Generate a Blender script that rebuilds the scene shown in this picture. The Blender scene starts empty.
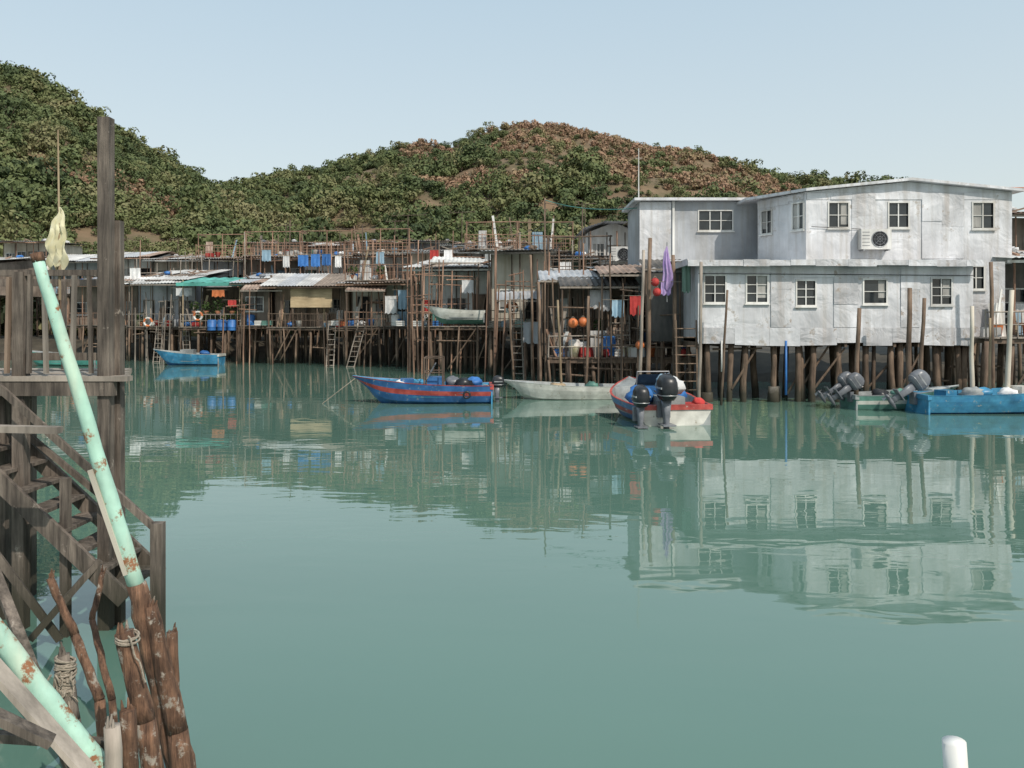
import bpy, math, random
from mathutils import Vector, Matrix, noise
R=random.Random(7)
F=800.0; EYE=3.2
def east(u,d): return (u-512)*d/F          # bearing -> metres east at distance d
def hgt(v,d): return EYE-(v-320)*d/F       # elevation -> metres above water at distance d
scene=bpy.context.scene
COL=scene.collection
# ------------------------------------------------------------------ materials
def lnk(t,a,b): t.links.new(a,b)
def mk(name,c1,c2,sc=(3,3,3),rough=.8,bump=.3,bd=.01,metal=0,grime=.5,gsc=.6,wet=False,spec=.4,spots=None,vari=.25,streak=None,big=None,sa=.75):
    m=bpy.data.materials.new(name); m.use_nodes=True; t=m.node_tree; N=t.nodes
    b=N['Principled BSDF']
    tc=N.new('ShaderNodeTexCoord'); mp=N.new('ShaderNodeMapping'); mp.inputs['Scale'].default_value=sc
    lnk(t,tc.outputs['Object'],mp.inputs[0])
    n=N.new('ShaderNodeTexNoise'); n.inputs['Scale'].default_value=1; n.inputs['Detail'].default_value=7; n.inputs['Roughness'].default_value=.65
    lnk(t,mp.outputs[0],n.inputs['Vector'])
    r=N.new('ShaderNodeValToRGB'); r.color_ramp.elements[0].position=.33; r.color_ramp.elements[1].position=.68
    r.color_ramp.elements[0].color=(*c1,1); r.color_ramp.elements[1].color=(*c2,1)
    lnk(t,n.outputs[0],r.inputs[0])
    cur=r.outputs[0]
    g=N.new('ShaderNodeTexNoise'); g.inputs['Scale'].default_value=gsc; g.inputs['Detail'].default_value=5
    lnk(t,tc.outputs['Object'],g.inputs['Vector'])
    gr=N.new('ShaderNodeMapRange'); gr.inputs[1].default_value=.35; gr.inputs[2].default_value=.65; gr.inputs[3].default_value=1-grime; gr.inputs[4].default_value=1.08
    lnk(t,g.outputs[0],gr.inputs[0])
    mx=N.new('ShaderNodeMix'); mx.data_type='RGBA'; mx.blend_type='MULTIPLY'; mx.inputs[0].default_value=1
    lnk(t,cur,mx.inputs[6]); lnk(t,gr.outputs[0],mx.inputs[7]); cur=mx.outputs[2]
    if streak:
        ms=N.new('ShaderNodeMapping'); ms.inputs['Scale'].default_value=(4,4,.22); lnk(t,tc.outputs['Object'],ms.inputs[0])
        s=N.new('ShaderNodeTexNoise'); s.inputs['Scale'].default_value=1; s.inputs['Detail'].default_value=6; lnk(t,ms.outputs[0],s.inputs['Vector'])
        sr=N.new('ShaderNodeMapRange'); sr.inputs[1].default_value=.48; sr.inputs[2].default_value=.72; sr.inputs[4].default_value=sa; lnk(t,s.outputs[0],sr.inputs[0])
        m2=N.new('ShaderNodeMix'); m2.data_type='RGBA'; lnk(t,sr.outputs[0],m2.inputs[0]); lnk(t,cur,m2.inputs[6]); m2.inputs[7].default_value=(*streak,1); cur=m2.outputs[2]
    if vari:
        oi=N.new('ShaderNodeObjectInfo'); hv=N.new('ShaderNodeHueSaturation')
        vr=N.new('ShaderNodeMapRange'); vr.inputs[3].default_value=1-vari; vr.inputs[4].default_value=1+vari*.6
        lnk(t,oi.outputs['Random'],vr.inputs[0]); lnk(t,vr.outputs[0],hv.inputs['Value']); lnk(t,cur,hv.inputs['Color']); cur=hv.outputs[0]
    if spots:
        s=N.new('ShaderNodeTexNoise'); s.inputs['Scale'].default_value=spots[1]; s.inputs['Detail'].default_value=9; s.inputs['Roughness'].default_value=.7
        lnk(t,tc.outputs['Object'],s.inputs['Vector'])
        sr=N.new('ShaderNodeMapRange'); sr.inputs[1].default_value=spots[2]; sr.inputs[2].default_value=spots[2]+.06
        lnk(t,s.outputs[0],sr.inputs[0])
        m2=N.new('ShaderNodeMix'); m2.data_type='RGBA'; lnk(t,sr.outputs[0],m2.inputs[0]); lnk(t,cur,m2.inputs[6]); m2.inputs[7].default_value=(*spots[0],1); cur=m2.outputs[2]
    if wet:
        ge=N.new('ShaderNodeNewGeometry'); sx=N.new('ShaderNodeSeparateXYZ'); lnk(t,ge.outputs['Position'],sx.inputs[0])
        ad=N.new('ShaderNodeMath'); ad.operation='MULTIPLY_ADD'; ad.inputs[1].default_value=.5; lnk(t,n.outputs[0],ad.inputs[0]); lnk(t,sx.outputs[2],ad.inputs[2])
        wr=N.new('ShaderNodeMapRange'); wr.inputs[1].default_value=.6; wr.inputs[2].default_value=1.1; wr.inputs[3].default_value=1; wr.inputs[4].default_value=0
        lnk(t,ad.outputs[0],wr.inputs[0])
        m3=N.new('ShaderNodeMix'); m3.data_type='RGBA'; lnk(t,wr.outputs[0],m3.inputs[0]); lnk(t,cur,m3.inputs[6]); m3.inputs[7].default_value=(.04,.036,.024,1); cur=m3.outputs[2]
    lnk(t,cur,b.inputs['Base Color'])
    b.inputs['Roughness'].default_value=rough; b.inputs['Metallic'].default_value=metal; b.inputs['Specular IOR Level'].default_value=spec
    bp=N.new('ShaderNodeBump'); bp.inputs['Strength'].default_value=bump; bp.inputs['Distance'].default_value=bd
    lnk(t,n.outputs[0],bp.inputs['Height'])
    if big:
        bn=N.new('ShaderNodeTexNoise'); bn.inputs['Scale'].default_value=big[0]; bn.inputs['Detail'].default_value=3; bn.inputs['Distortion'].default_value=.8; lnk(t,tc.outputs['Object'],bn.inputs['Vector'])
        b2=N.new('ShaderNodeBump'); b2.inputs['Strength'].default_value=1; b2.inputs['Distance'].default_value=big[1]; lnk(t,bn.outputs[0],b2.inputs['Height']); lnk(t,b2.outputs[0],bp.inputs['Normal'])
    lnk(t,bp.outputs[0],b.inputs['Normal'])
    return m
M={}
def add(k,*a,**kw): M[k]=mk(k,*a,**kw)
add('wood_pile',(.1,.067,.046),(.3,.21,.15),(8,8,1.2),bd=.02,bump=.6,wet=True)
add('wood_dark',(.075,.053,.038),(.21,.15,.11),(6,6,1),bd=.02)
add('wood_red',(.2,.11,.075),(.42,.27,.19),(6,6,1),bd=.02)
add('wood_grey',(.22,.19,.16),(.45,.39,.33),(7,7,1),bd=.02)
add('wood_fore',(.06,.048,.04),(.23,.19,.155),(18,18,1.5),bd=.03,bump=.8,wet=True,gsc=2,vari=0,spots=((.3,.26,.22),5,.62))
add('wood_bamboo',(.28,.2,.12),(.45,.36,.24),(5,5,1))
add('wood_plank',(.2,.14,.1),(.38,.28,.21),(5,5,.8),bd=.02)
add('rot_log',(.075,.04,.026),(.3,.165,.1),(30,30,3.5),bd=.04,bump=1,gsc=6,vari=0,spots=((.34,.3,.25),9,.56))
add('turq_paint',(.36,.58,.47),(.44,.66,.55),(5,5,1),rough=.6,gsc=5,grime=.25,vari=0,spots=((.25,.11,.05),6.5,.555),streak=(.62,.6,.46),bump=.6,bd=.02)
add('white_metal',(.53,.535,.555),(.66,.665,.69),(1.6,1.6,.5),rough=.42,bump=.7,bd=.05,grime=.24,gsc=.8,vari=0,spots=((.38,.35,.32),1.6,.6),streak=(.4,.38,.36),big=(1.1,.1),sa=.85)
add('white_metal_worn',(.45,.455,.475),(.6,.6,.615),(1.9,1.9,.6),rough=.5,bump=.7,bd=.05,grime=.3,gsc=1.1,vari=0,spots=((.33,.29,.26),2.2,.58),streak=(.36,.33,.31),big=(1.5,.1),sa=.9)
add('grey_sheet',(.34,.355,.38),(.45,.465,.49),(2,2,.5),rough=.5,bump=.5,bd=.03,grime=.3,streak=(.28,.27,.25),big=(1,.05))
add('white_paint',(.6,.595,.57),(.74,.735,.71),(3,3,.6),rough=.6,grime=.35,vari=.1,streak=(.38,.34,.29))
add('cream_wall',(.52,.47,.39),(.66,.61,.51),(2,2,.4),grime=.35,vari=.1,streak=(.32,.27,.2))
add('galv_roof',(.4,.395,.385),(.62,.615,.6),(.9,.9,.9),rough=.55,bump=.3,grime=.4,spots=((.25,.15,.1),1.3,.6))
add('rust_roof',(.26,.17,.13),(.44,.35,.29),(1.2,1.2,1.2),rough=.8,grime=.4)
add('dark_sheet',(.07,.07,.07),(.17,.155,.14),(2,2,.6),grime=.5)
add('brown_sheet',(.2,.155,.125),(.34,.28,.23),(3,3,.5),grime=.5)
add('green_sheet',(.12,.2,.16),(.2,.3,.25),(3,3,.5),grime=.4)
add('teal_canvas',(.07,.3,.25),(.12,.42,.36),(3,3,3),rough=.7)
add('blue_tarp',(.03,.13,.4),(.06,.22,.55),(4,4,4),rough=.5)
add('pale_blue',(.25,.4,.52),(.36,.5,.6),(4,4,4),rough=.6)
add('white_cloth',(.62,.62,.62),(.75,.75,.75),(5,5,5),rough=.9)
add('yellow_cloth',(.68,.63,.38),(.8,.78,.6),(5,5,5),rough=.9,vari=0)
add('purple_cloth',(.25,.16,.38),(.5,.38,.62),(9,9,3),rough=.9)
add('red_cloth',(.4,.03,.03),(.55,.07,.06),(6,6,6),rough=.8)
add('orange_plastic',(.62,.16,.05),(.75,.25,.09),(5,5,5),rough=.5)
add('boat_blue',(.025,.1,.27),(.05,.16,.36),(3,3,3),rough=.35,grime=.35,gsc=2,vari=0,spots=((.25,.27,.28),6,.6))
add('boat_lightblue',(.04,.2,.38),(.07,.3,.48),(3,3,3),rough=.4,grime=.4,gsc=2,vari=0,spots=((.35,.36,.33),5,.6))
add('boat_red',(.36,.05,.045),(.48,.1,.08),(4,4,4),rough=.4,grime=.35,gsc=2,vari=0,spots=((.4,.36,.32),7,.62))
add('boat_white',(.56,.55,.5),(.7,.69,.64),(3,3,3),rough=.4,grime=.3,gsc=2,vari=0,spots=((.3,.26,.2),5,.61))
add('boat_green',(.09,.22,.18),(.15,.32,.27),(3,3,3),rough=.5,grime=.4,gsc=2)
add('boat_inside',(.22,.24,.24),(.36,.38,.38),(4,4,4),rough=.7)
add('black_plastic',(.012,.013,.016),(.03,.032,.036),(5,5,5),rough=.35,grime=.2)
add('motor_grey',(.12,.13,.15),(.2,.21,.23),(5,5,5),rough=.35,grime=.3)
add('steel',(.4,.41,.42),(.55,.56,.57),(5,5,5),rough=.35,metal=.6)
add('glass',(.02,.025,.03),(.04,.05,.055),(2,2,2),rough=.08,bump=0,spec=.6,vari=.1)
add('curtain',(.35,.34,.32),(.5,.49,.46),(9,9,.8),rough=.9)
add('interior',(.01,.01,.01),(.02,.018,.016),vari=0)  # near-black tone put in for the darkness of unlit rooms
add('concrete',(.25,.23,.2),(.4,.37,.33),(3,3,3),wet=True)
add('mud',(.04,.035,.026),(.08,.066,.046),(.7,.7,.7),bd=.1,vari=0)
add('rope',(.2,.17,.13),(.42,.36,.29),(40,40,40),bump=1,vari=0)
add('leaf',(.03,.065,.015),(.08,.13,.03),(3,3,3),rough=.6,spec=.3,bump=0)
add('terracotta',(.3,.12,.06),(.4,.18,.1))
add('blind',(.3,.22,.13),(.45,.35,.22),(1,1,22),rough=.9)
def leafmat(name,cols,sc=.03):
    m=bpy.data.materials.new(name); m.use_nodes=True; t=m.node_tree; N=t.nodes; b=N['Principled BSDF']
    oi=N.new('ShaderNodeObjectInfo'); r=N.new('ShaderNodeValToRGB')
    el=r.color_ramp.elements
    while len(el)<len(cols): el.new(.5)
    for i,c in enumerate(cols): el[i].position=i/(len(cols)-1); el[i].color=(*c,1)
    ge=N.new('ShaderNodeNewGeometry')
    n=N.new('ShaderNodeTexNoise'); n.inputs['Scale'].default_value=sc; n.inputs['Detail'].default_value=4; lnk(t,ge.outputs['Position'],n.inputs['Vector'])
    a=N.new('ShaderNodeMath'); a.operation='MULTIPLY_ADD'; a.inputs[1].default_value=.65; lnk(t,oi.outputs['Random'],a.inputs[0])
    a2=N.new('ShaderNodeMath'); a2.operation='MULTIPLY_ADD'; a2.inputs[1].default_value=2.2; a2.inputs[2].default_value=-.92; lnk(t,n.outputs[0],a2.inputs[0]); lnk(t,a2.outputs[0],a.inputs[2])
    lnk(t,a.outputs[0],r.inputs[0])
    lnk(t,r.outputs[0],b.inputs['Base Color']); b.inputs['Roughness'].default_value=.7; b.inputs['Specular IOR Level'].default_value=.2
    return m
M['tree_leaf']=leafmat('tree_leaf',[(.05,.07,.032),(.075,.1,.042),(.105,.13,.052),(.14,.15,.065),(.18,.17,.085)])  # leaf tones lightened to carry the distance haze in the colour
M['shrub_leaf']=leafmat('shrub_leaf',[(.13,.11,.055),(.21,.135,.085),(.29,.18,.12),(.25,.19,.11),(.15,.145,.065)])

# ------------------------------------------------------------------ mesh builder
class Part:
    def __init__(s,name): s.name=name; s.v=[]; s.f=[]; s.mi=[]; s.sm=[]; s.mats=[]; s.M=Matrix.Identity(4)
    def m(s,k):
        if k not in s.mats: s.mats.append(k)
        return s.mats.index(k)
    def add(s,vs,fs,mat,smooth=False):
        o=len(s.v); s.v+= [tuple(s.M@Vector(v)) for v in vs]; i=s.m(mat)
        for f in fs: s.f.append([o+k for k in f]); s.mi.append(i); s.sm.append(smooth)
    def mesh(s):
        me=bpy.data.meshes.new(s.name); me.from_pydata(s.v,[],s.f)
        for k in s.mats: me.materials.append(M[k])
        me.polygons.foreach_set('material_index',s.mi); me.polygons.foreach_set('use_smooth',s.sm); me.update(); return me
    def box(s,c,sz,mat,yaw=0):
        cx,cy,cz=c; a,b,h=[q/2 for q in sz]; C=math.cos(yaw); S=math.sin(yaw)
        vs=[(cx+x*C-y*S,cy+x*S+y*C,cz+z) for z in(-h,h) for x,y in((-a,-b),(a,-b),(a,b),(-a,b))]
        s.add(vs,[(3,2,1,0),(4,5,6,7),(0,1,5,4),(1,2,6,5),(2,3,7,6),(3,0,4,7)],mat)
    def bx2(s,x0,x1,y0,y1,z0,z1,mat): s.box(((x0+x1)/2,(y0+y1)/2,(z0+z1)/2),(abs(x1-x0),abs(y1-y0),abs(z1-z0)),mat)
    def beam(s,a,b,w,h,mat):
        a=Vector(a); b=Vector(b); d=(b-a).normalized(); up=Vector((0,0,1))
        if abs(d.z)>.95: up=Vector((0,1,0))
        x=d.cross(up).normalized(); y=x.cross(d).normalized()
        vs=[p+x*(i*w/2)+y*(j*h/2) for p in(a,b) for i,j in((-1,-1),(1,-1),(1,1),(-1,1))]
        s.add(vs,[(3,2,1,0),(4,5,6,7),(0,1,5,4),(1,2,6,5),(2,3,7,6),(3,0,4,7)],mat)
    def rod(s,a,b,r0,r1,mat,n=7,seg=1,wob=0,rv=0):
        a=Vector(a); b=Vector(b); d=(b-a).normalized(); up=Vector((0,0,1)) if abs(d.z)<.9 else Vector((0,1,0))
        x=d.cross(up).normalized(); y=x.cross(d); vs=[]; fs=[]
        for i in range(seg+1):
            t=i/seg; c=a.lerp(b,t)
            if wob and 0<i<seg: c=c+x*R.uniform(-wob,wob)+y*R.uniform(-wob,wob)
            r=r0+(r1-r0)*t
            for k in range(n):
                an=2*math.pi*k/n; rr=r*(1+R.uniform(-rv,rv)); vs.append(c+x*math.cos(an)*rr+y*math.sin(an)*rr)
        for i in range(seg):
            for k in range(n): fs.append((i*n+k,i*n+(k+1)%n,(i+1)*n+(k+1)%n,(i+1)*n+k))
        fs.append(tuple(range(n))[::-1]); fs.append(tuple(range(seg*n,seg*n+n)))
        s.add(vs,fs,mat,True if n>6 else False)
    def sheet(s,o,u,v,mat,pitch=.22,amp=.025):
        o=Vector(o);u=Vector(u);v=Vector(v); n=max(2,int(u.length/pitch*2)); nn=u.cross(v).normalized(); vs=[];fs=[]
        for i in range(n+1):
            p=o+u*(i/n)+nn*(amp if i%2 else -amp); vs+=[p,p+v]
        for i in range(n): fs.append((2*i,2*i+2,2*i+3,2*i+1))
        s.add(vs,fs,mat)
    def rings(s,rs,mat,smooth=True,cap=True):
        n=len(rs[0]); vs=[p for r in rs for p in r]; fs=[]
        for i in range(len(rs)-1):
            for k in range(n): fs.append((i*n+k,i*n+(k+1)%n,(i+1)*n+(k+1)%n,(i+1)*n+k))
        if cap: fs.append(tuple(range(n))[::-1]); fs.append(tuple(range((len(rs)-1)*n,len(rs)*n)))
        s.add(vs,fs,mat,smooth)
    def ball(s,c,r,mat,sz=1,n=10,m=6):
        rs=[]
        for i in range(m+1):
            a=-math.pi/2+math.pi*i/m; rr=max(.001,math.cos(a)*r)
            rs.append([(c[0]+math.cos(2*math.pi*k/n)*rr,c[1]+math.sin(2*math.pi*k/n)*rr,c[2]+math.sin(a)*r*sz) for k in range(n)])
        s.rings(rs,mat)
    def lump(s,c,r,mat,sz=1,n=14,m=9,amt=.45):
        sd=R.uniform(0,99); rs=[]
        for i in range(m+1):
            a=-math.pi/2+math.pi*i/m; ring=[]
            for k in range(n):
                d=Vector((math.cos(2*math.pi*k/n)*max(.01,math.cos(a)),math.sin(2*math.pi*k/n)*max(.01,math.cos(a)),math.sin(a)))
                q=r*(1+amt*noise.noise(d*1.8+Vector((sd,0,0)))+amt*.5*noise.noise(d*5+Vector((sd,0,0)))); ring.append((c[0]+d.x*q,c[1]+d.y*q,c[2]+d.z*q*sz))
            rs.append(ring)
        s.rings(rs,mat)
    def torus(s,c,R1,r,mat,axis='y',n=18,m=7,alt=None):
        for i in range(n):
            rs=[]
            for j in(i,i+1):
                a=2*math.pi*j/n; ring=[]
                for k in range(m):
                    b=2*math.pi*k/m; q=R1+r*math.cos(b); h=r*math.sin(b)
                    p=(q*math.cos(a),h,q*math.sin(a)) if axis=='y' else (q*math.cos(a),q*math.sin(a),h)
                    ring.append((c[0]+p[0],c[1]+p[1],c[2]+p[2]))
                rs.append(ring)
            s.rings(rs,alt if alt and (i//3)%2 else mat,cap=False)
    def leaves(s,c,rad,n,size,mat,flat=1.0,jit=.55):
        for _ in range(n):
            d=Vector((R.gauss(0,1),R.gauss(0,1),R.gauss(0,1))).normalized()
            q=R.uniform(.65,1.08); p=Vector(c)+Vector((d.x*rad*q,d.y*rad*q,d.z*rad*flat*q))
            nn=(d+Vector((R.uniform(-1,1),R.uniform(-1,1),R.uniform(-1,1)))*jit).normalized()
            a=nn.cross(Vector((R.uniform(-1,1),R.uniform(-1,1),R.uniform(-1,1)))).normalized(); b=nn.cross(a).normalized()
            z=size*R.uniform(.6,1.3)
            s.add([p-a*z,p-b*z*.6,p+a*z,p+b*z*.6],[(0,1,2,3)],mat)
class Obj:
    def __init__(s,name,loc=(0,0,0),yaw=0): s.name=name; s.loc=loc; s.yaw=yaw; s.p={}
    def __getitem__(s,k):
        if k not in s.p: s.p[k]=Part(k)
        return s.p[k]
    def done(s):
        ps=[p for p in s.p.values() if p.f]
        if len(ps)==1:
            o=bpy.data.objects.new(s.name,ps[0].mesh()); o.location=s.loc; o.rotation_euler=(0,0,s.yaw); COL.objects.link(o); return o
        e=bpy.data.objects.new(s.name,None); e.location=s.loc; e.rotation_euler=(0,0,s.yaw); e.empty_display_size=.3; COL.objects.link(e)
        for p in ps:
            o=bpy.data.objects.new(p.name,p.mesh()); o.parent=e; COL.objects.link(o)
        return e

# ------------------------------------------------------------------ terrain
def interp(pts,x):
    if x<=pts[0][0]: return pts[0][1]
    for (a,b),(c,d) in zip(pts,pts[1:]):
        if x<=c: return b+(d-b)*(x-a)/(c-a)
    return pts[-1][1]
WF=[(-300,66),(140,63),(350,57),(500,46),(640,37),(700,33),(1400,33)]
def hillgrid(name,sky,y0,yr,u0,u1,treeh,matname,curve=.9):
    NU=110; NT=60; vs=[]; fs=[]
    for i in range(NU+1):
        u=u0+(u1-u0)*i/NU
        for j in range(NT+1):
            t=j/NT*1.35
            Y=y0+(yr-y0)*t; X=(u-512)/F*Y
            H=hgt(interp(sky,u),yr)-treeh
            if t<=1:
                g=t**curve; z=1.2+(H-1.2)*g
                z+= (noise.fractal(Vector((X*.018,Y*.018,3)),1,2,4)*20)*t*(1-t)*1.5
                z+= noise.noise(Vector((X*.05,Y*.05,9)))*2*t
            else: z=1.2+(H-1.2)*(1-(t-1)*1.2)+noise.noise(Vector((X*.05,Y*.05,9)))*2
            vs.append((X,Y,max(z,.8)))
    for i in range(NU):
        for j in range(NT):
            a=i*(NT+1)+j; fs.append((a,a+NT+1,a+NT+2,a+1))
    me=bpy.data.meshes.new(name); me.from_pydata(vs,[],fs); me.materials.append(M[matname]); me.polygons.foreach_set('use_smooth',[True]*len(fs)); me.update()
    o=bpy.data.objects.new(name,me); COL.objects.link(o)
    def sample():
        i=R.randrange(NU); j=R.randrange(int(NT*.8)); a=i*(NT+1)+j
        p0,p1,p2,p3=[Vector(vs[q]) for q in(a,a+NT+1,a+NT+2,a+1)]; s,t=R.random(),R.random()
        return p0.lerp(p1,s).lerp(p3.lerp(p2,s),t),(p1-p0).length*(p3-p0).length
    return sample
add('hill_ground',(.09,.08,.04),(.21,.14,.09),(.1,.1,.1),rough=.95,bd=.5,grime=.3,gsc=.03,vari=0)
SK1=[(-400,-60),(-100,25),(0,57),(30,72),(75,100),(110,123),(150,144),(190,165),(215,180),(245,193),(300,218),(340,240),(380,262)]
SK2=[(60,230),(180,210),(215,192),(240,183),(270,178),(330,167),(375,155),(425,138),(445,146),(470,134),(500,128),(535,120),(575,126),(600,134),(650,145),(700,151),(735,161),(765,174),(800,179),(850,183),(900,192),(960,213),(1050,240),(1250,262)]
s1=hillgrid('hill',SK1,95,235,-380,375,3.2,'hill_ground')
s2=hillgrid('hill',SK2,130,380,60,1250,1.8,'hill_ground')
def crown(name,mat,nl,leaf,lobes,rad=3,hs=.75,trunk=True):
    p=Part(name)
    L=[(0,0,rad*.7,rad*.65)]+[(R.uniform(-.65,.65)*rad,R.uniform(-.65,.65)*rad,R.uniform(.3,1.15)*rad*hs,R.uniform(.3,.5)*rad) for _ in range(lobes)]
    tot=sum(r*r for *_,r in L)
    for x,y,z,r in L: p.leaves((x,y,z),r,int(nl*r*r/tot),leaf,mat,flat=.75)
    if trunk:
        p.rod((0,0,-1.5),(0.1,0,rad*.6),.18,.09,'wood_dark',5)
        for x,y,z,r in L[1:4]: p.rod((0.05,0,rad*.2),(x,y,z),.08,.03,'wood_dark',4)
    return bpy.data.objects.new(name,p.mesh())
ct=bpy.data.collections.new('tree_variants'); cs=bpy.data.collections.new('shrub_variants')
for i in range(9): ct.objects.link(crown('hill_tree_variant','tree_leaf',280,.42,R.choice([4,6,8]),rad=R.uniform(2.2,3.6),hs=R.uniform(.5,1.25)))
for i in range(6): cs.objects.link(crown('shrub_variant','shrub_leaf',90,.38,4,rad=R.uniform(1.3,2),hs=.4,trunk=False))
def scatter(name,pts,coll):
    me=bpy.data.meshes.new(name); me.from_pydata([p[0] for p in pts],[],[])
    at=me.attributes.new('sc','FLOAT','POINT'); at.data.foreach_set('value',[p[1] for p in pts])
    o=bpy.data.objects.new(name,me); COL.objects.link(o)
    ng=bpy.data.node_groups.new(name,'GeometryNodeTree')
    ng.interface.new_socket('Geometry',in_out='INPUT',socket_type='NodeSocketGeometry'); ng.interface.new_socket('Geometry',in_out='OUTPUT',socket_type='NodeSocketGeometry')
    N=ng.nodes; gi=N.new('NodeGroupInput'); go=N.new('NodeGroupOutput'); ip=N.new('GeometryNodeInstanceOnPoints'); ci=N.new('GeometryNodeCollectionInfo')
    ci.inputs[0].default_value=coll; ci.inputs[1].default_value=True; ci.inputs[2].default_value=True
    rv=N.new('FunctionNodeRandomValue'); rv.data_type='FLOAT_VECTOR'; rv.inputs[0].default_value=(0,0,0); rv.inputs[1].default_value=(.2,.2,6.283)
    na=N.new('GeometryNodeInputNamedAttribute'); na.data_type='FLOAT'; na.inputs[0].default_value='sc'
    lnk(ng,gi.outputs[0],ip.inputs['Points']); lnk(ng,ci.outputs[0],ip.inputs['Instance']); ip.inputs['Pick Instance'].default_value=True
    lnk(ng,rv.outputs[0],ip.inputs['Rotation']); lnk(ng,na.outputs[0],ip.inputs['Scale']); lnk(ng,ip.outputs[0],go.inputs[0])
    md=o.modifiers.new('scatter','NODES'); md.node_group=ng
tp=[];sp=[]
def dry(p):
    n=noise.fractal(Vector((p.x*.02,p.y*.02,p.z*.02)),1,2,4)*1.2
    if p.y<=236: return n-.55
    k=max(0,1-abs(p.x-55)/95)*max(0,min(1,(p.z-34)/22))
    return n-.35+1.5*k
def tsc(p): return .55+.75*max(0,min(1,.5+1.6*noise.noise(Vector((p.x*.04,p.y*.04,7)))))
n=0
while n<4600:
    p,a=s1()
    if R.random()>min(1,a/16): continue
    n+=1; d=dry(p)
    if d>.05 and R.random()<.85: sp.append((p,R.uniform(.5,1.1)))
    else: tp.append((p,R.uniform(.65,1.2)*tsc(p)*.85))
n=0
while n<12000:
    p,a=s2()
    if R.random()>min(1,a/24): continue
    n+=1; d=dry(p)
    if d>0 and R.random()<.95: sp.append((p,R.uniform(.6,1.7)))
    elif d>0 or n%10<6: tp.append((p,R.uniform(.65,1.3)*tsc(p)*(.75 if p.z>70 else 1)))
for i in range(280):
    u=R.uniform(-100,640); d=R.uniform(88,125); tp.append((Vector((east(u,d),d,1.2)),R.uniform(.9,1.8)))
scatter('hill_trees',tp,ct); scatter('dry_shrubs',sp,cs)
# mud bank, its mud kept dark so the space under the decks looks shaded
vs=[];fs=[]
for i in range(-30,181):
    u=i*10; d=interp(WF,u)+7+noise.noise(Vector((u*.01,0,0)))*1.5
    for dd,z in((d,-.5),(d+2,.5),(d+5,1.3),(d+14,1.5),(150,1.6),(400,1.2)):
        Y=dd; vs.append((east(u,Y),Y,z+noise.noise(Vector((u*.03,dd*.3,2)))*.25))
for i in range(210):
    for j in range(5): a=i*6+j; fs.append((a,a+6,a+7,a+1))
me=bpy.data.meshes.new('mud_bank'); me.from_pydata(vs,[],fs); me.materials.append(M['mud']); COL.objects.link(bpy.data.objects.new('mud_bank',me))
# water
wm=bpy.data.materials.new('water'); wm.use_nodes=True; t=wm.node_tree; N=t.nodes; b=N['Principled BSDF']
b.inputs['Roughness'].default_value=.012; b.inputs['IOR'].default_value=1.68
tc=N.new('ShaderNodeTexCoord')
def nz(sc,detail,rot=.15):
    mp=N.new('ShaderNodeMapping'); mp.inputs['Scale'].default_value=sc; mp.inputs['Rotation'].default_value=(0,0,rot); lnk(t,tc.outputs['Object'],mp.inputs[0])
    n=N.new('ShaderNodeTexNoise'); n.inputs['Scale'].default_value=1; n.inputs['Detail'].default_value=detail; n.inputs['Distortion'].default_value=.5; lnk(t,mp.outputs[0],n.inputs['Vector']); return n
cn=nz((.06,.1,1),3); cr=N.new('ShaderNodeValToRGB'); cr.color_ramp.elements[0].position=.3; cr.color_ramp.elements[1].position=.7
cr.color_ramp.elements[0].color=(.082,.158,.125,1); cr.color_ramp.elements[1].color=(.1,.186,.148,1); lnk(t,cn.outputs[0],cr.inputs[0]); lnk(t,cr.outputs[0],b.inputs['Base Color'])
w1=nz((.35,1.0,1),2); w2=nz((1.3,3.2,1),1.5,-.1)
pm=nz((.04,.12,1),2); pr=N.new('ShaderNodeMapRange'); pr.inputs[1].default_value=.4; pr.inputs[2].default_value=.65; pr.inputs[3].default_value=.35; lnk(t,pm.outputs[0],pr.inputs[0])
b1=N.new('ShaderNodeBump'); b1.inputs['Distance'].default_value=.0052; b1.inputs['Strength'].default_value=1; lnk(t,w1.outputs[0],b1.inputs['Height'])
b2=N.new('ShaderNodeBump'); b2.inputs['Distance'].default_value=.0028; lnk(t,pr.outputs[0],b2.inputs['Strength']); lnk(t,w2.outputs[0],b2.inputs['Height']); lnk(t,b1.outputs[0],b2.inputs['Normal']); lnk(t,b2.outputs[0],b.inputs['Normal'])
me=bpy.data.meshes.new('water'); me.from_pydata([(-3000,-100,0),(3000,-100,0),(3000,5000,0),(-3000,5000,0)],[],[(0,1,2,3)]); me.materials.append(wm); COL.objects.link(bpy.data.objects.new('water',me))

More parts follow.
